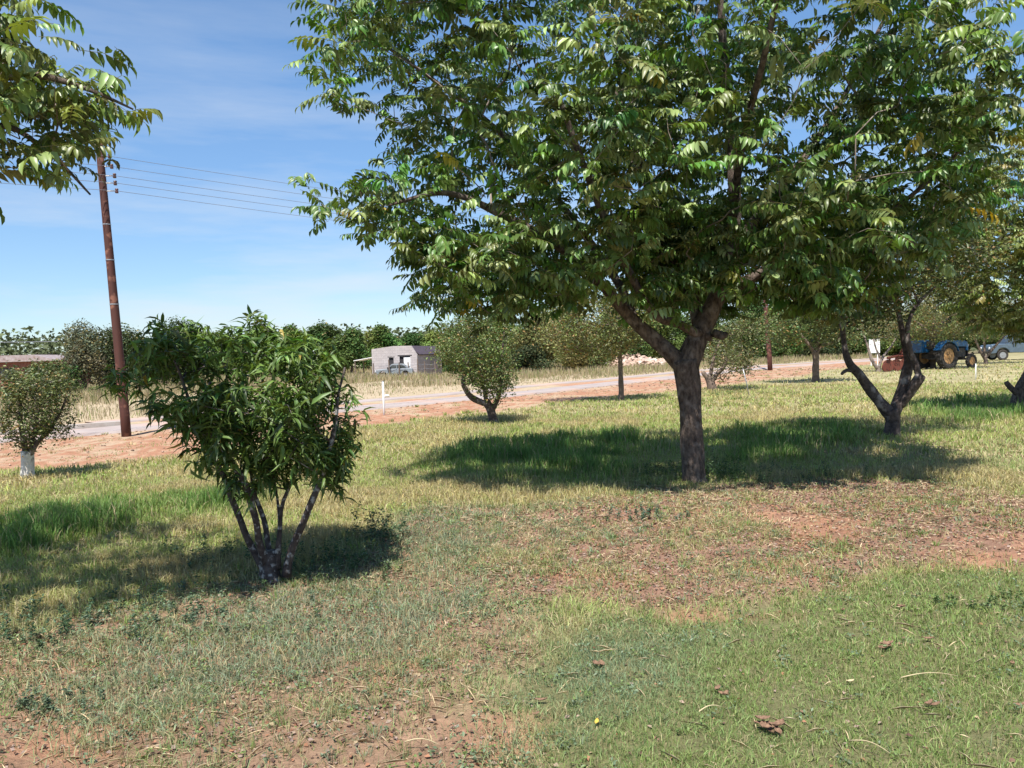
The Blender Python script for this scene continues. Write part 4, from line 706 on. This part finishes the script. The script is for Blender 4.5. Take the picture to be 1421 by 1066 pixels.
mb = MB(); a = A(-400, 480, 50); b = A(84, 474, 47); mb.tube([a*(1-s)+b*s for s in np.linspace(0, 1, 8)], .02, 5); tag(mb.build('overhead_wire', M['wire']), 'single low wire crossing the sky at the left edge above the brick house', 'overhead wire')
# ------------------------------------------------------------------ grey block building
Yb = GY(545, 524.5)
a = A(517, 524, Yb); b = A(572, 524, Yb-.65); dx = b-a; Wb = math.hypot(dx[0], dx[1]); rz = math.atan2(dx[1], dx[0])
bb = empty('block_building', (a[0], a[1], 0), 'unplastered grey block building with a white door and dark lean-to roof', 'building', rz=rz)
Hb = 2.55; D = 7.0; lean = 1.7
wall = MB()
def wall_front(mb, W, H, holes):
    xs = sorted({0, W}|{h[0] for h in holes}|{h[1] for h in holes}); zs = sorted({-.2, H}|{h[2] for h in holes}|{h[3] for h in holes})
    for i in range(len(xs)-1):
        for j in range(len(zs)-1):
            cx_, cz_ = (xs[i]+xs[i+1])/2, (zs[j]+zs[j+1])/2
            if any(h[0] < cx_ < h[1] and h[2] < cz_ < h[3] for h in holes): continue
            mb.box((cx_, .1, cz_), (xs[i+1]-xs[i], .2, zs[j+1]-zs[j]))
holes = [(1.45, 1.85, 1.0, 1.65), (2.35, 3.25, 0, 1.72)]
wall_front(wall, Wb, Hb-.35, holes)
wall.prism([(0, Hb-.35), (Wb, Hb-.35), (Wb+.45, 1.95), (Wb+.45, -.2), (Wb, -.2), (Wb, Hb-.35+.002)][:3] and [(0, Hb-.35), (Wb, Hb-.35), (Wb, Hb), (1.1*Wb/2, Hb+.02), (0, Hb-.18)], 0, .2)
wall.prism([(Wb, -.2), (Wb+.48, -.2), (Wb+.48, 1.8), (Wb, Hb)], 0, .2)
wall.box((.1, D/2+.1, (Hb-.6)/2-.1), (.2, D-.2, Hb-.4)); wall.box((Wb+.38, D/2+.1, .8), (.2, D-.2, 2.0)); wall.box((Wb/2, D-.1+.2, 1), (Wb, .2, 2.4))
wall.build('wall', M['block'], bb)
rf = MB(); q0 = (Wb-.15, Hb-.04); q1 = (Wb+.62, 1.80)
rf.prism([q0, q1, (q1[0], q1[1]+.05), (q0[0], q0[1]+.05)], .203, D+.3)
rf.prism([(.2, Hb-.45), (Wb-.17, Hb-.10), (Wb-.17, Hb-.04), (.2, Hb-.39)], .203, D+.3); rf.build('roof', M['darkroof'], bb)
m = MB(); m.box((1.65, .13, 1.32), (.40, .04, .65)); m.build('window', M['dark'], bb)  # dark panel in the window opening, standing for the shade inside
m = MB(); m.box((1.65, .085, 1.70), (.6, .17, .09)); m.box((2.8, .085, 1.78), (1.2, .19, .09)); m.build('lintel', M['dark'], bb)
m = MB(); m.box((2.97, .06, .82), (.55, .05, 1.6)); dr = m.build('door', M['white'], bb); m = MB(); m.cyl((2.76, 0, .85), (2.76, .04, .85), .03, 8); m.build('handle', M['steel'], dr)
m = MB(); m.box((2.5, .15, .86), (.36, .04, 1.72)); m.build('doorway_shade', M['dark'], bb)  # dark sheet painted as the shade in the open part beside the door
# white tin lean-to left of the building, low shed further left
sh_ = empty('tin_shelter', A(505, 520, Yb+3)*[1, 1, 0], 'low open shelter with a white sheet roof left of the block building', 'shelter', rz=rz)
m = MB(); m.prism([(-.9, 1.45), (.9, 1.72), (.9, 1.77), (-.9, 1.50)], 0, 2.2); m.build('roof', M['white'], sh_)
for x_, y_ in ((-.8, .1), (.8, .1), (-.8, 2.0), (.8, 2.0)): m = MB(); m.cyl((x_, y_, -.1), (x_, y_, 1.46 if x_ < 0 else 1.7), .05, 8); m.build('post', M['farbark'], sh_)
hs = empty('small_house', A(412, 520, 84)*[1, 1, 0], 'distant white-roofed house peeping over the peach tree crown', 'house')
m = MB(); m.box((0, 1.5, 1.1), (3.0, 3.0, 2.6)); m.build('wall', M['block'], hs); m = MB(); m.prism([(-1.8, 2.35), (0, 3.05), (1.8, 2.35), (1.8, 2.45), (0, 3.15), (-1.8, 2.45)], -.3, 3.3); m.build('roof', M['white'], hs)
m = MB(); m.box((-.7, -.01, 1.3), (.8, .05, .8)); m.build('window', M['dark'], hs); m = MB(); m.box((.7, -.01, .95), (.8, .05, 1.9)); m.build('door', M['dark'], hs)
# fence in front of the building
fn = empty('wire_fence', A(560, 524, Yb-2.5)*[1, 1, 0], 'sagging wire fence on crooked posts in front of the grey block building', 'fence')
fb = np.array(fn.location); px_ = [(519, 520), (541, 520), (554, 520), (568, 520), (580, 520), (590, 520), (605, 520)]; prev = None
for k, (u, v) in enumerate(px_):
    p = A(u, v, Yb-2.5+k*.25)*[1, 1, 0]-fb; h = 1.25+.25*(k % 3 == 1); ln = random.uniform(-.08, .08); m = MB(); m.tube([p+[0, 0, -.2], p+[ln*.5, 0, h*.5], p+[ln, 0, h]], [.055, .05, .045], 7, .08); m.build('post', M['farbark'], fn)
    if prev is not None:
        for z_ in (.35, .7, 1.05): m = MB(); m.tube([prev+[0, 0, z_], (prev+p)/2+[0, 0, z_-.06], p+[0, 0, z_]], .012, 4); m.build('wire', M['wire'], fn)
    prev = p
# red brick house at the left edge
hb_ = A(-60, 520, 60)*[1, 1, 0]; rb = empty('brick_house', hb_, 'red brick house with a tin roof half hidden at the left edge', 'house', rz=.12)
m = MB(); m.box((2.5, 3, 1.0), (9.6, 6, 2.4)); m.build('wall', M['redbrick'], rb)
m = MB(); m.prism([(-2.7, 2.22), (7.75, 2.22), (7.75, 2.32), (-2.7, 2.32)], -.5, 3); m.build('roof', M['tinroof'], rb); 
m = MB(); m.prism([(-2.0, 2.33), (-1.6, 2.75), (5.2, 2.75), (6.6, 2.33)], .8, 5.5); m.build('roof_ridge', M['tinroof'], rb)
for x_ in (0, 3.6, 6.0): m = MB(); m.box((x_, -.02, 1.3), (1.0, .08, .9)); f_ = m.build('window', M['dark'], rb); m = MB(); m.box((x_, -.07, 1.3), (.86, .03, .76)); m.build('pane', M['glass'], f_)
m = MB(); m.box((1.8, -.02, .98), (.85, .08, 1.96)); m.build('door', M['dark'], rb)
# rusty scrap bush near left, marker post
def lumps(name, label, cat, c, n, spread, size, mat, hz_, seed, kind=None):
    rr = random.Random(seed); mb = MB()
    for _ in range(n):
        q = rr.random(); ang = rr.random()*6.28; rad_ = math.sqrt(rr.random()); x_ = spread[0]*rad_*math.cos(ang); y_ = spread[1]*rad_*math.sin(ang); z_ = rr.random()*hz_*(1-rad_*.85)
        s = [rr.uniform(*size)*k for k in (1.4, 1, .6)]; rm = Matrix.Rotation(rr.random()*6.28, 3, 'Z') @ Matrix.Rotation(rr.uniform(-.6, .6), 3, 'X') @ Matrix.Rotation(rr.uniform(-.5, .5), 3, 'Y'); mb.box((x_, y_, z_), s, rm)
    o = mb.build(name, mat, bevel=min(size)*.12); o.location = Vector(c); return tag(o, label, cat, kind=kind)
Yh = GY(880, 509)
lumps('rubble_heap', 'heap of pale broken bricks and concrete beyond the road, seen left of the pecan trunk', 'rubble', A(880, 509, Yh)*[1, 1, 0], 520, (3.2, 2.2), (.12, .48), M['rubble'], 1.55, 5)
lumps('rubble_heap', 'lower outer pile of brown rubble left of the pale heap', 'rubble', A(815, 511, Yh-3)*[1, 1, 0], 260, (3.2, 1.6), (.12, .4), M['rust'], .7, 6)
lumps('rubble_heap', 'heap of pale rubble and timber glimpsed through the pecan fork', 'rubble', A(938, 500, Yh+2)*[1, 1, 0], 180, (2.2, 1.5), (.15, .5), M['rubble'], 1.25, 7)
lumps('scrap_heap', 'small rust-red scrap heap at the foot of the dark bush left of the pole', 'scrap', G(116, 548)*[1, 1, 0], 60, (.5, .4), (.1, .3), M['rust'], .5, 8)
mp_ = empty('marker_post', G(533, 577), 'thin white marker post standing on the red soil beside the road', 'post')
m = MB(); m.tube([(0, 0, -.2), (.005, 0, .4), (0, 0, .96)], [.032, .03, .028], 10); m.build('post_shaft', M['white'], mp_, smooth=True); m = MB(); m.cyl((0, 0, .96), (0, 0, .975), .034, 10); m.build('cap', M['steel'], mp_)
m = MB(); q = G(537, 552); m.tube([(-.12, 0, .03), (-.05, 0, .08), (.05, 0, .08), (.1, .02, .03)], [.03, .06, .06, .02], 8, .2); o = m.build('plastic_bottle', M['white'], smooth=True); o.location = Vector(q); tag(o, 'scrap of white plastic lying across the road right of the marker post', 'litter')
def rod(label, u0_, v0_, u1_, v1_, r, mat, name='steel_rod', cat='rod'):
    b = G(u0_, v0_); t = A(u1_, v1_, b[1])-b; e = empty(name, b, label, cat); m = MB(); m.tube([(0, 0, -.1), tuple(t*.5+[.004, 0, 0]), tuple(t)], r, 8); m.build('shaft', mat, e, smooth=True)
    m = MB(); m.tube([tuple(t), tuple(t+[0, 0, .015])], [r*1.6, r*1.6], 8); m.build('tip', mat, e)
rod('thin pale steel rod stuck slanting in the grass right of the pecan trunk', 1041, 553, 1031, 512, .016, M['steel'])
rod('short pale stake upright in the grass in front of the tractor wheel', 1354, 527, 1354, 505, .02, M['white'], 'stake', 'stake')
# white signboard
Ys = GY(1213, 508); sb = empty('signboard', G(1213, 508), 'blank white rectangular signboard on posts behind the thin bare tree', 'sign'); s0 = A(1213, 508, Ys)
c_ = A(1213.5, 480.5, Ys)-s0; wS = 15/F*Ys; hS = 19/F*Ys; m = MB(); m.box(tuple(c_), (wS, .04, hS), Matrix.Rotation(ROLL*0, 3, 'Y')); m.build('board', M['white'], sb, bevel=.01)
for s in (-.3, .3): m = MB(); m.cyl((c_[0]+s*wS, .05, -.2), (c_[0]+s*wS, .05, c_[2]+hS*.3), .035, 8); m.build('post', M['white'], sb)
# ------------------------------------------------------------------ tractor
def wheel(parent, c, R, wd, tyre, rim, lugs=20, name='wheel'):
    w = bpy.data.objects.new(name, None); COL.objects.link(w); w.parent = parent; w.location = Vector(c); w.empty_display_size = .1
    prof = [(R*.60, -wd*.40), (R*.78, -wd*.5), (R*.93, -wd*.46), (R, -wd*.25), (R, wd*.25), (R*.93, wd*.46), (R*.78, wd*.5), (R*.60, wd*.40)]; n = 40; mb = MB(); vs = []
    for k in range(n):
        an = k/n*6.2832
        for r_, y_ in prof: vs.append((r_*math.cos(an), y_, r_*math.sin(an)))
    L = len(prof); mb.add(vs, [(k*L+i, k*L+(i+1) % L, ((k+1) % n)*L+(i+1) % L, ((k+1) % n)*L+i) for k in range(n) for i in range(L)])
    for k in range(lugs):
        an = k/lugs*6.2832
        for s in (-1, 1): mb.box((R*1.0*math.cos(an+s*.06), s*wd*.22, R*1.0*math.sin(an+s*.06)), (.06, wd*.42, R*.07), Matrix.Rotation(-an, 3, 'Y') @ Matrix.Rotation(s*.5, 3, 'X'))
    mb.build('tyre', tyre, w, smooth=False)
    mb = MB(); mb.cyl((0, -wd*.3, 0), (0, wd*.3, 0), R*.6, 32); mb.cyl((0, -wd*.42, 0), (0, wd*.42, 0), R*.16, 16)
    for k in range(6): an = k*1.047; mb.cyl((R*.32*math.cos(an), -wd*.36, R*.32*math.sin(an)), (R*.32*math.cos(an), wd*.36, R*.32*math.sin(an)), R*.045, 8)
    mb.build('rim', rim, w); return w
Yt = GY(1304, 512.5); tr = empty('tractor', A(1302, 512, Yt)*[1, 1, 0]+[0, .4, 0], 'old blue farm tractor with big black rear wheels parked under the trees', 'tractor', rz=math.radians(24))
wheel(tr, (0, -.78, .74), .74, .40, M['tyre'], M['rim']); wheel(tr, (0, .78, .74), .74, .40, M['tyre'], M['rim'])
wheel(tr, (2.25, -.62, .40), .40, .2, M['tyre'], M['rim'], 14); wheel(tr, (2.25, .62, .40), .40, .2, M['tyre'], M['rim'], 14)
m = MB(); m.prism([(.75, 1.02), (.75, 1.52), (.9, 1.64), (2.2, 1.58), (2.42, 1.48), (2.5, 1.0), (2.35, .98), (2.3, 1.22), (1.0, 1.25), (.95, 1.02)], -.31, .31); m.build('bonnet', M['blue'], tr, bevel=.05)
m = MB(); m.box((2.49, 0, .92), (.05, .5, .55)); [m.box((2.53, 0, .72+.08*k), (.03, .46, .02)) for k in range(6)]; m.build('grille', M['dark'], tr)
m = MB(); m.box((1.5, 0, .9), (1.7, .42, .55)); m.box((.3, 0, .82), (1.1, .5, .55)); m.box((-.1, 0, .74), (.3, 1.3, .28)); m.cyl((1.2, -.3, .9), (1.2, .3, .9), .16, 14); m.cyl((1.7, -.28, 1.0), (1.7, .28, 1.0), .1, 12); m.build('engine', M['engine'], tr, bevel=.03)
m = MB(); m.box((2.25, 0, .52), (.12, 1.1, .12)); m.box((2.25, 0, .62), (.3, .3, .3)); m.build('front_axle', M['engine'], tr)
for s in (-1, 1):
    m = MB(); pts = [(math.cos(t)*.83, .74+math.sin(t)*.83) for t in np.linspace(.3, 2.7, 12)]; inn = [(x_*.965, .74+(z_-.74)*.965) for x_, z_ in pts][::-1]; m.prism(pts+inn, s*.55-.02 if s > 0 else -.98, .98 if s > 0 else -.53); m.prism(pts, s*.545, s*.52); m.build('fender', M['blue'], tr)
    m = MB(); m.cyl((2.53, s*.2, 1.3), (2.46, s*.2, 1.3), .09, 14); m.build('headlight', M['steel'], tr)
m = MB(); m.box((-.25, 0, 1.2), (.45, .48, .1)); m.box((-.46, 0, 1.4), (.08, .46, .35)); m.build('seat', M['engine'], tr, bevel=.03)
m = MB(); m.cyl((.75, 0, 1.4), (.4, 0, 1.66), .025, 8); q_ = [(.4+.09*math.cos(t), .2*math.sin(t), 1.66+.17*math.cos(t)) for t in np.linspace(0, 6.283, 20)]; m.tube(q_, .016, 6); m.build('steering_wheel', M['engine'], tr)
m = MB(); m.cyl((1.35, -.2, 1.5), (1.35, -.2, 2.15), .04, 10); m.cyl((1.35, -.2, 1.65), (1.35, -.2, 1.95), .06, 12); m.build('exhaust', M['engine'], tr)
m = MB(); m.prism([(-.9, .95), (-.95, 1.62), (-.25, 1.68), (-.1, 1.55), (-.15, .95)], .1, .95); m.build('tool_box', M['blue'], tr, bevel=.05)
# red implement hitched behind
im = empty('disc_plough', A(1248, 515, Yt-1)*[1, 1, 0], 'rust-red plough standing in the grass behind the blue tractor', 'plough', rz=math.radians(24))
m = MB(); m.tube([(-.9, 0, .75), (-.2, 0, .85), (.9, 0, .8)], .07, 8); m.tube([(.2, 0, .85), (.3, 0, 1.25), (.75, 0, .8)], .05, 8); m.tube([(.2, -.4, .6), (.25, 0, 1.2), (.2, .4, .6)], .045, 8); m.box((.3, 0, .7), (.12, .95, .12)); m.build('frame', M['redpaint'], im)
for k in range(3):
    c = Vector((-.75+.5*k, .1-.1*k, .34)); m = MB(); m.cyl(c+Vector((0, -.03, 0)), c+Vector((.03, .05, 0)), .33, 24, .30); m.build('disc', M['redpaint'], im); m = MB(); m.tube([c+Vector((0, 0, 0)), c+Vector((.08, 0, .25)), (c.x+.1, 0, .8)], .045, 8); m.build('shank', M['redpaint'], im)
m = MB(); m.cyl((-1.0, .0, .25), (-1.0, .08, .25), .25, 20); m.build('tail_wheel', M['redpaint'], im)
# ------------------------------------------------------------------ four wheel drive and a small car
def car(name, label, loc, rz, paint, L=4.7, Wd=1.8, H=1.85, pick=True, cat='car'):
    e = empty(name, loc, label, cat, rz=rz); s = L/4.7; z = H/1.85
    body = [(-2.3, .55), (-2.32, 1.0), (-2.2, 1.18), (-1.0, 1.20), (2.2, 1.20), (2.34, 1.15), (2.34, .55)]
    def P_(l): return [(x*s, q*z) for x, q in l]
    arch = lambda cx: [(cx+.47*math.cos(t), .48+.47*math.sin(t)) for t in np.linspace(0.15, math.pi-.15, 9)]
    poly = [(-2.32, .98), (-2.24, 1.16), (-1.05, 1.24), (2.25, 1.24), (2.36, 1.15), (2.36, .5)]+arch(1.45)+arch(-1.45)+[(-2.34, .5)]
    m = MB(); m.prism(P_(poly), -Wd/2, Wd/2); m.build('body', paint, e, bevel=.04)
    cab = [(-1.05, 1.24), (-.55, 1.80), (-.35, 1.85), (1.95, 1.85), (2.15, 1.78), (2.28, 1.24)] if pick else [(-.9, 1.24), (-.3, 1.78), (-.1, 1.84), (1.0, 1.84), (1.3, 1.76), (2.0, 1.24)]
    m = MB(); m.prism(P_(cab), -Wd*.45, Wd*.45); m.build('cabin', paint, e, bevel=.04)
    ws = [[(-.80, 1.30), (-.42, 1.74), (.25, 1.74), (.25, 1.30)], [(.35, 1.30), (.35, 1.74), (1.15, 1.74), (1.15, 1.30)], [(1.25, 1.30), (1.25, 1.74), (1.95, 1.74), (2.08, 1.30)]] if pick else [[(-.65, 1.30), (-.2, 1.72), (.3, 1.72), (.3, 1.30)], [(.4, 1.30), (.4, 1.72), (1.05, 1.72), (1.6, 1.30)]]
    for wv in ws:
        for sd_ in (-1, 1): m = MB(); m.prism(P_(wv), sd_*(Wd*.45-.01), sd_*(Wd*.45+.012)); m.build('side_window', M['glass'], e)
    m = MB(); a1, a2 = cab[0], cab[1]; m.add([((a1[0]+.06)*s-.02, -Wd*.4, (a1[1]+.06)*z+.01), ((a1[0]+.06)*s-.02, Wd*.4, (a1[1]+.06)*z+.01), ((a2[0]-.03)*s-.02, Wd*.37, (a2[1]-.05)*z+.01), ((a2[0]-.03)*s-.02, -Wd*.37, (a2[1]-.05)*z+.01)], [(0, 1, 2, 3)]); m.build('windscreen', M['glass'], e)
    m = MB(); m.box((-2.38*s, 0, .62*z), (.14, Wd*.98, .2)); m.box((2.4*s, 0, .62*z), (.14, Wd*.98, .2)); m.build('bumper', M['engine'], e, bevel=.02)
    for cx in (-1.45, 1.45):
        for sd_ in (-1, 1): wheel(e, (cx*s, sd_*(Wd/2-.13), .40*z), .40*z, .22, M['tyre'], M['steel'], 0)
    for sd_ in (-1, 1): m = MB(); m.cyl((-2.36*s, sd_*Wd*.36, .92*z), (-2.30*s, sd_*Wd*.36, .92*z), .1, 14); m.build('headlight', M['white'], e); m = MB(); m.box((-.75*s, sd_*(Wd/2+.08), 1.32*z), (.1, .16, .16)); m.build('wing_mirror', M['engine'], e)
    m = MB(); m.prism(P_([(-.5, 1.87), (1.9, 1.87), (1.9, 1.90), (-.5, 1.90)]), -Wd*.40, -Wd*.36); m.prism(P_([(-.5, 1.87), (1.9, 1.87), (1.9, 1.90), (-.5, 1.90)]), Wd*.36, Wd*.40); m.build('roof_rail', M['engine'], e)
    return e
Yk = 60.0; kx = A(1412, 500, Yk); car('parked_pickup', 'slate-blue four wheel drive parked at the right edge behind the tractor', (kx[0], Yk, 0), math.radians(-6), M['slate'])
kx = A(548, 522, Yb-1.2); car('parked_car', 'small grey car parked against the grey block building', (kx[0], Yb-1.3, 0), math.radians(4), M['greypaint'], L=2.9, Wd=1.3, H=1.15, pick=False)
kx = A(514, 523, Yb-.6)
lumps('scrap_heap', 'low dark scrap heap at the left corner of the block building', 'scrap', (kx[0], kx[1], 0), 40, (.9, .4), (.12, .35), M['rust'], .4, 9)
# ------------------------------------------------------------------ single leaves and stalks lying in front
def dead_leaf(label, u, v, L, W, mat, rz, pieces=1, group=None, name='fallen_leaf', curl=.4):
    c = G(u, v); c[2] = float(zfun(np.array(c[0]), np.array(c[1])))+.02; L *= .72; W *= .72; mb = MB(); rr = random.Random(int(u*7+v))
    for p in range(pieces):
        ox, oy = (rr.uniform(-L, L)*.6, rr.uniform(-L, L)*.6) if pieces > 1 else (0, 0); an = rz+rr.uniform(-1.5, 1.5)*(pieces > 1); n = 7; vs = []; ca, sa = math.cos(an), math.sin(an); tz = rr.uniform(-.1, .22)*(pieces > 1); L_ = L*rr.uniform(.6, 1.1)
        for i in range(n):
            t = i/(n-1); w_ = W*math.sin(math.pi*min(.97, t*.9+.06))**.8
            for s in (-1, -.5, 0, .5, 1): x_ = (t-.5)*L_; y_ = s*w_/2*(1-curl*.3*abs(s)); z_ = curl*W*.5*s*s+curl*L*.25*(t-.5)**2*4+rr.uniform(-.0015, .0015)+tz*(t)*L*.5; vs.append((ox+x_*ca-y_*sa, oy+x_*sa+y_*ca, z_+p*.004))
        mb.add(vs, [(i*5+k, i*5+k+1, (i+1)*5+k+1, (i+1)*5+k) for i in range(n-1) for k in range(4)])
    o = mb.build(name, mat, smooth=True); o.location = Vector(c); tag(o, label, 'leaf', group); s = o.modifiers.new('s', 'SOLIDIFY'); s.thickness = .0012
dl = 'leaves lying on the lawn'
dead_leaf('crumpled clump of dead brown leaves at the bottom right of centre', 1065, 1017, .10, .045, M['deadleaf'], .4, 9, dl, 'leaf_clump')
dead_leaf('single upright yellow leaf on the near lawn', 828, 1003, .075, .028, M['yellowleaf'], 1.3, 1, dl)
dead_leaf('dark curled brown leaf below the bare patch, left of the lawn', 829, 922, .09, .05, M['deadleaf'], .9, 2, dl)
dead_leaf('dark narrow curled leaf on the lawn two thirds across, near the bottom', 1284, 980, .10, .035, M['deadleaf'], -.4, 2, dl)
dead_leaf('brown leaf lying flat on the right part of the lawn', 1288, 891, .09, .035, M['deadleaf'], -.2, 1, dl)
dead_leaf('pinkish brown leaf clump just left of the flat brown leaf', 1227, 904, .10, .05, M['deadleaf'], .1, 3, dl)
dead_leaf('dark leaf at the very right edge of the lawn', 1414, 982, .09, .035, M['deadleaf'], 0, 1, dl)
dead_leaf('pale curled leaf in the middle of the near lawn', 1180, 947, .06, .03, M['straw'], .2, 1, dl)
dead_leaf('two overlapping brown leaves low on the left part of the lawn', 1007, 961, .08, .04, M['deadleaf'], .2, 3, dl)
dead_leaf('tan leaf lying by itself left of the yellow leaf', 744, 993, .06, .03, M['deadleaf'], .7, 1, dl)
dead_leaf('dark flat leaf left of the yellow leaf, further back', 750, 971, .10, .035, M['deadleaf'], .0, 1, dl)
dead_leaf('small brown leaf on the right lawn near the edge', 1405, 925, .06, .035, M['deadleaf'], 1, 1, dl)
dead_leaf('brown leaf at the far edge of the lawn below the bare soil', 1245, 848, .08, .04, M['deadleaf'], .5, 2, dl)
dead_leaf('brown leaf pair low in the lawn left of the dark narrow one', 1170, 850, .06, .035, M['deadleaf'], .5, 1, dl)
def stalk(label, u0_, v0_, u1_, v1_):
    a = G(u0_, v0_); b = G(u1_, v1_); 
    P_ = [a*(1-s)+b*s+np.array([0, 0, .035+.02*math.sin(s*3.1)+float(zfun(np.array(a[0]), np.array(a[1])))]) for s in np.linspace(0, 1, 8)]; m = MB(); c = P_[0].copy(); m.tube([p-c for p in P_], [.003, .0028, .0026, .0024, .002, .0018, .0015, .001], 6); o = m.build('dry_stalk', M['straw'], smooth=True); o.location = Vector(c); tag(o, label, 'stalk', 'dry stalks on the lawn')
stalk('long straight dry stalk lying level on the right half of the lawn', 1250, 948, 1330, 946)
stalk('curved dry stalk near the bottom of the lawn below the dark narrow leaf', 1180, 1040, 1235, 1058)
stalk('dry stalk lying across the bare soil at bottom centre', 562, 1040, 610, 1044)
stalk('short dry stalk slanting on the left part of the lawn', 968, 998, 1002, 990)
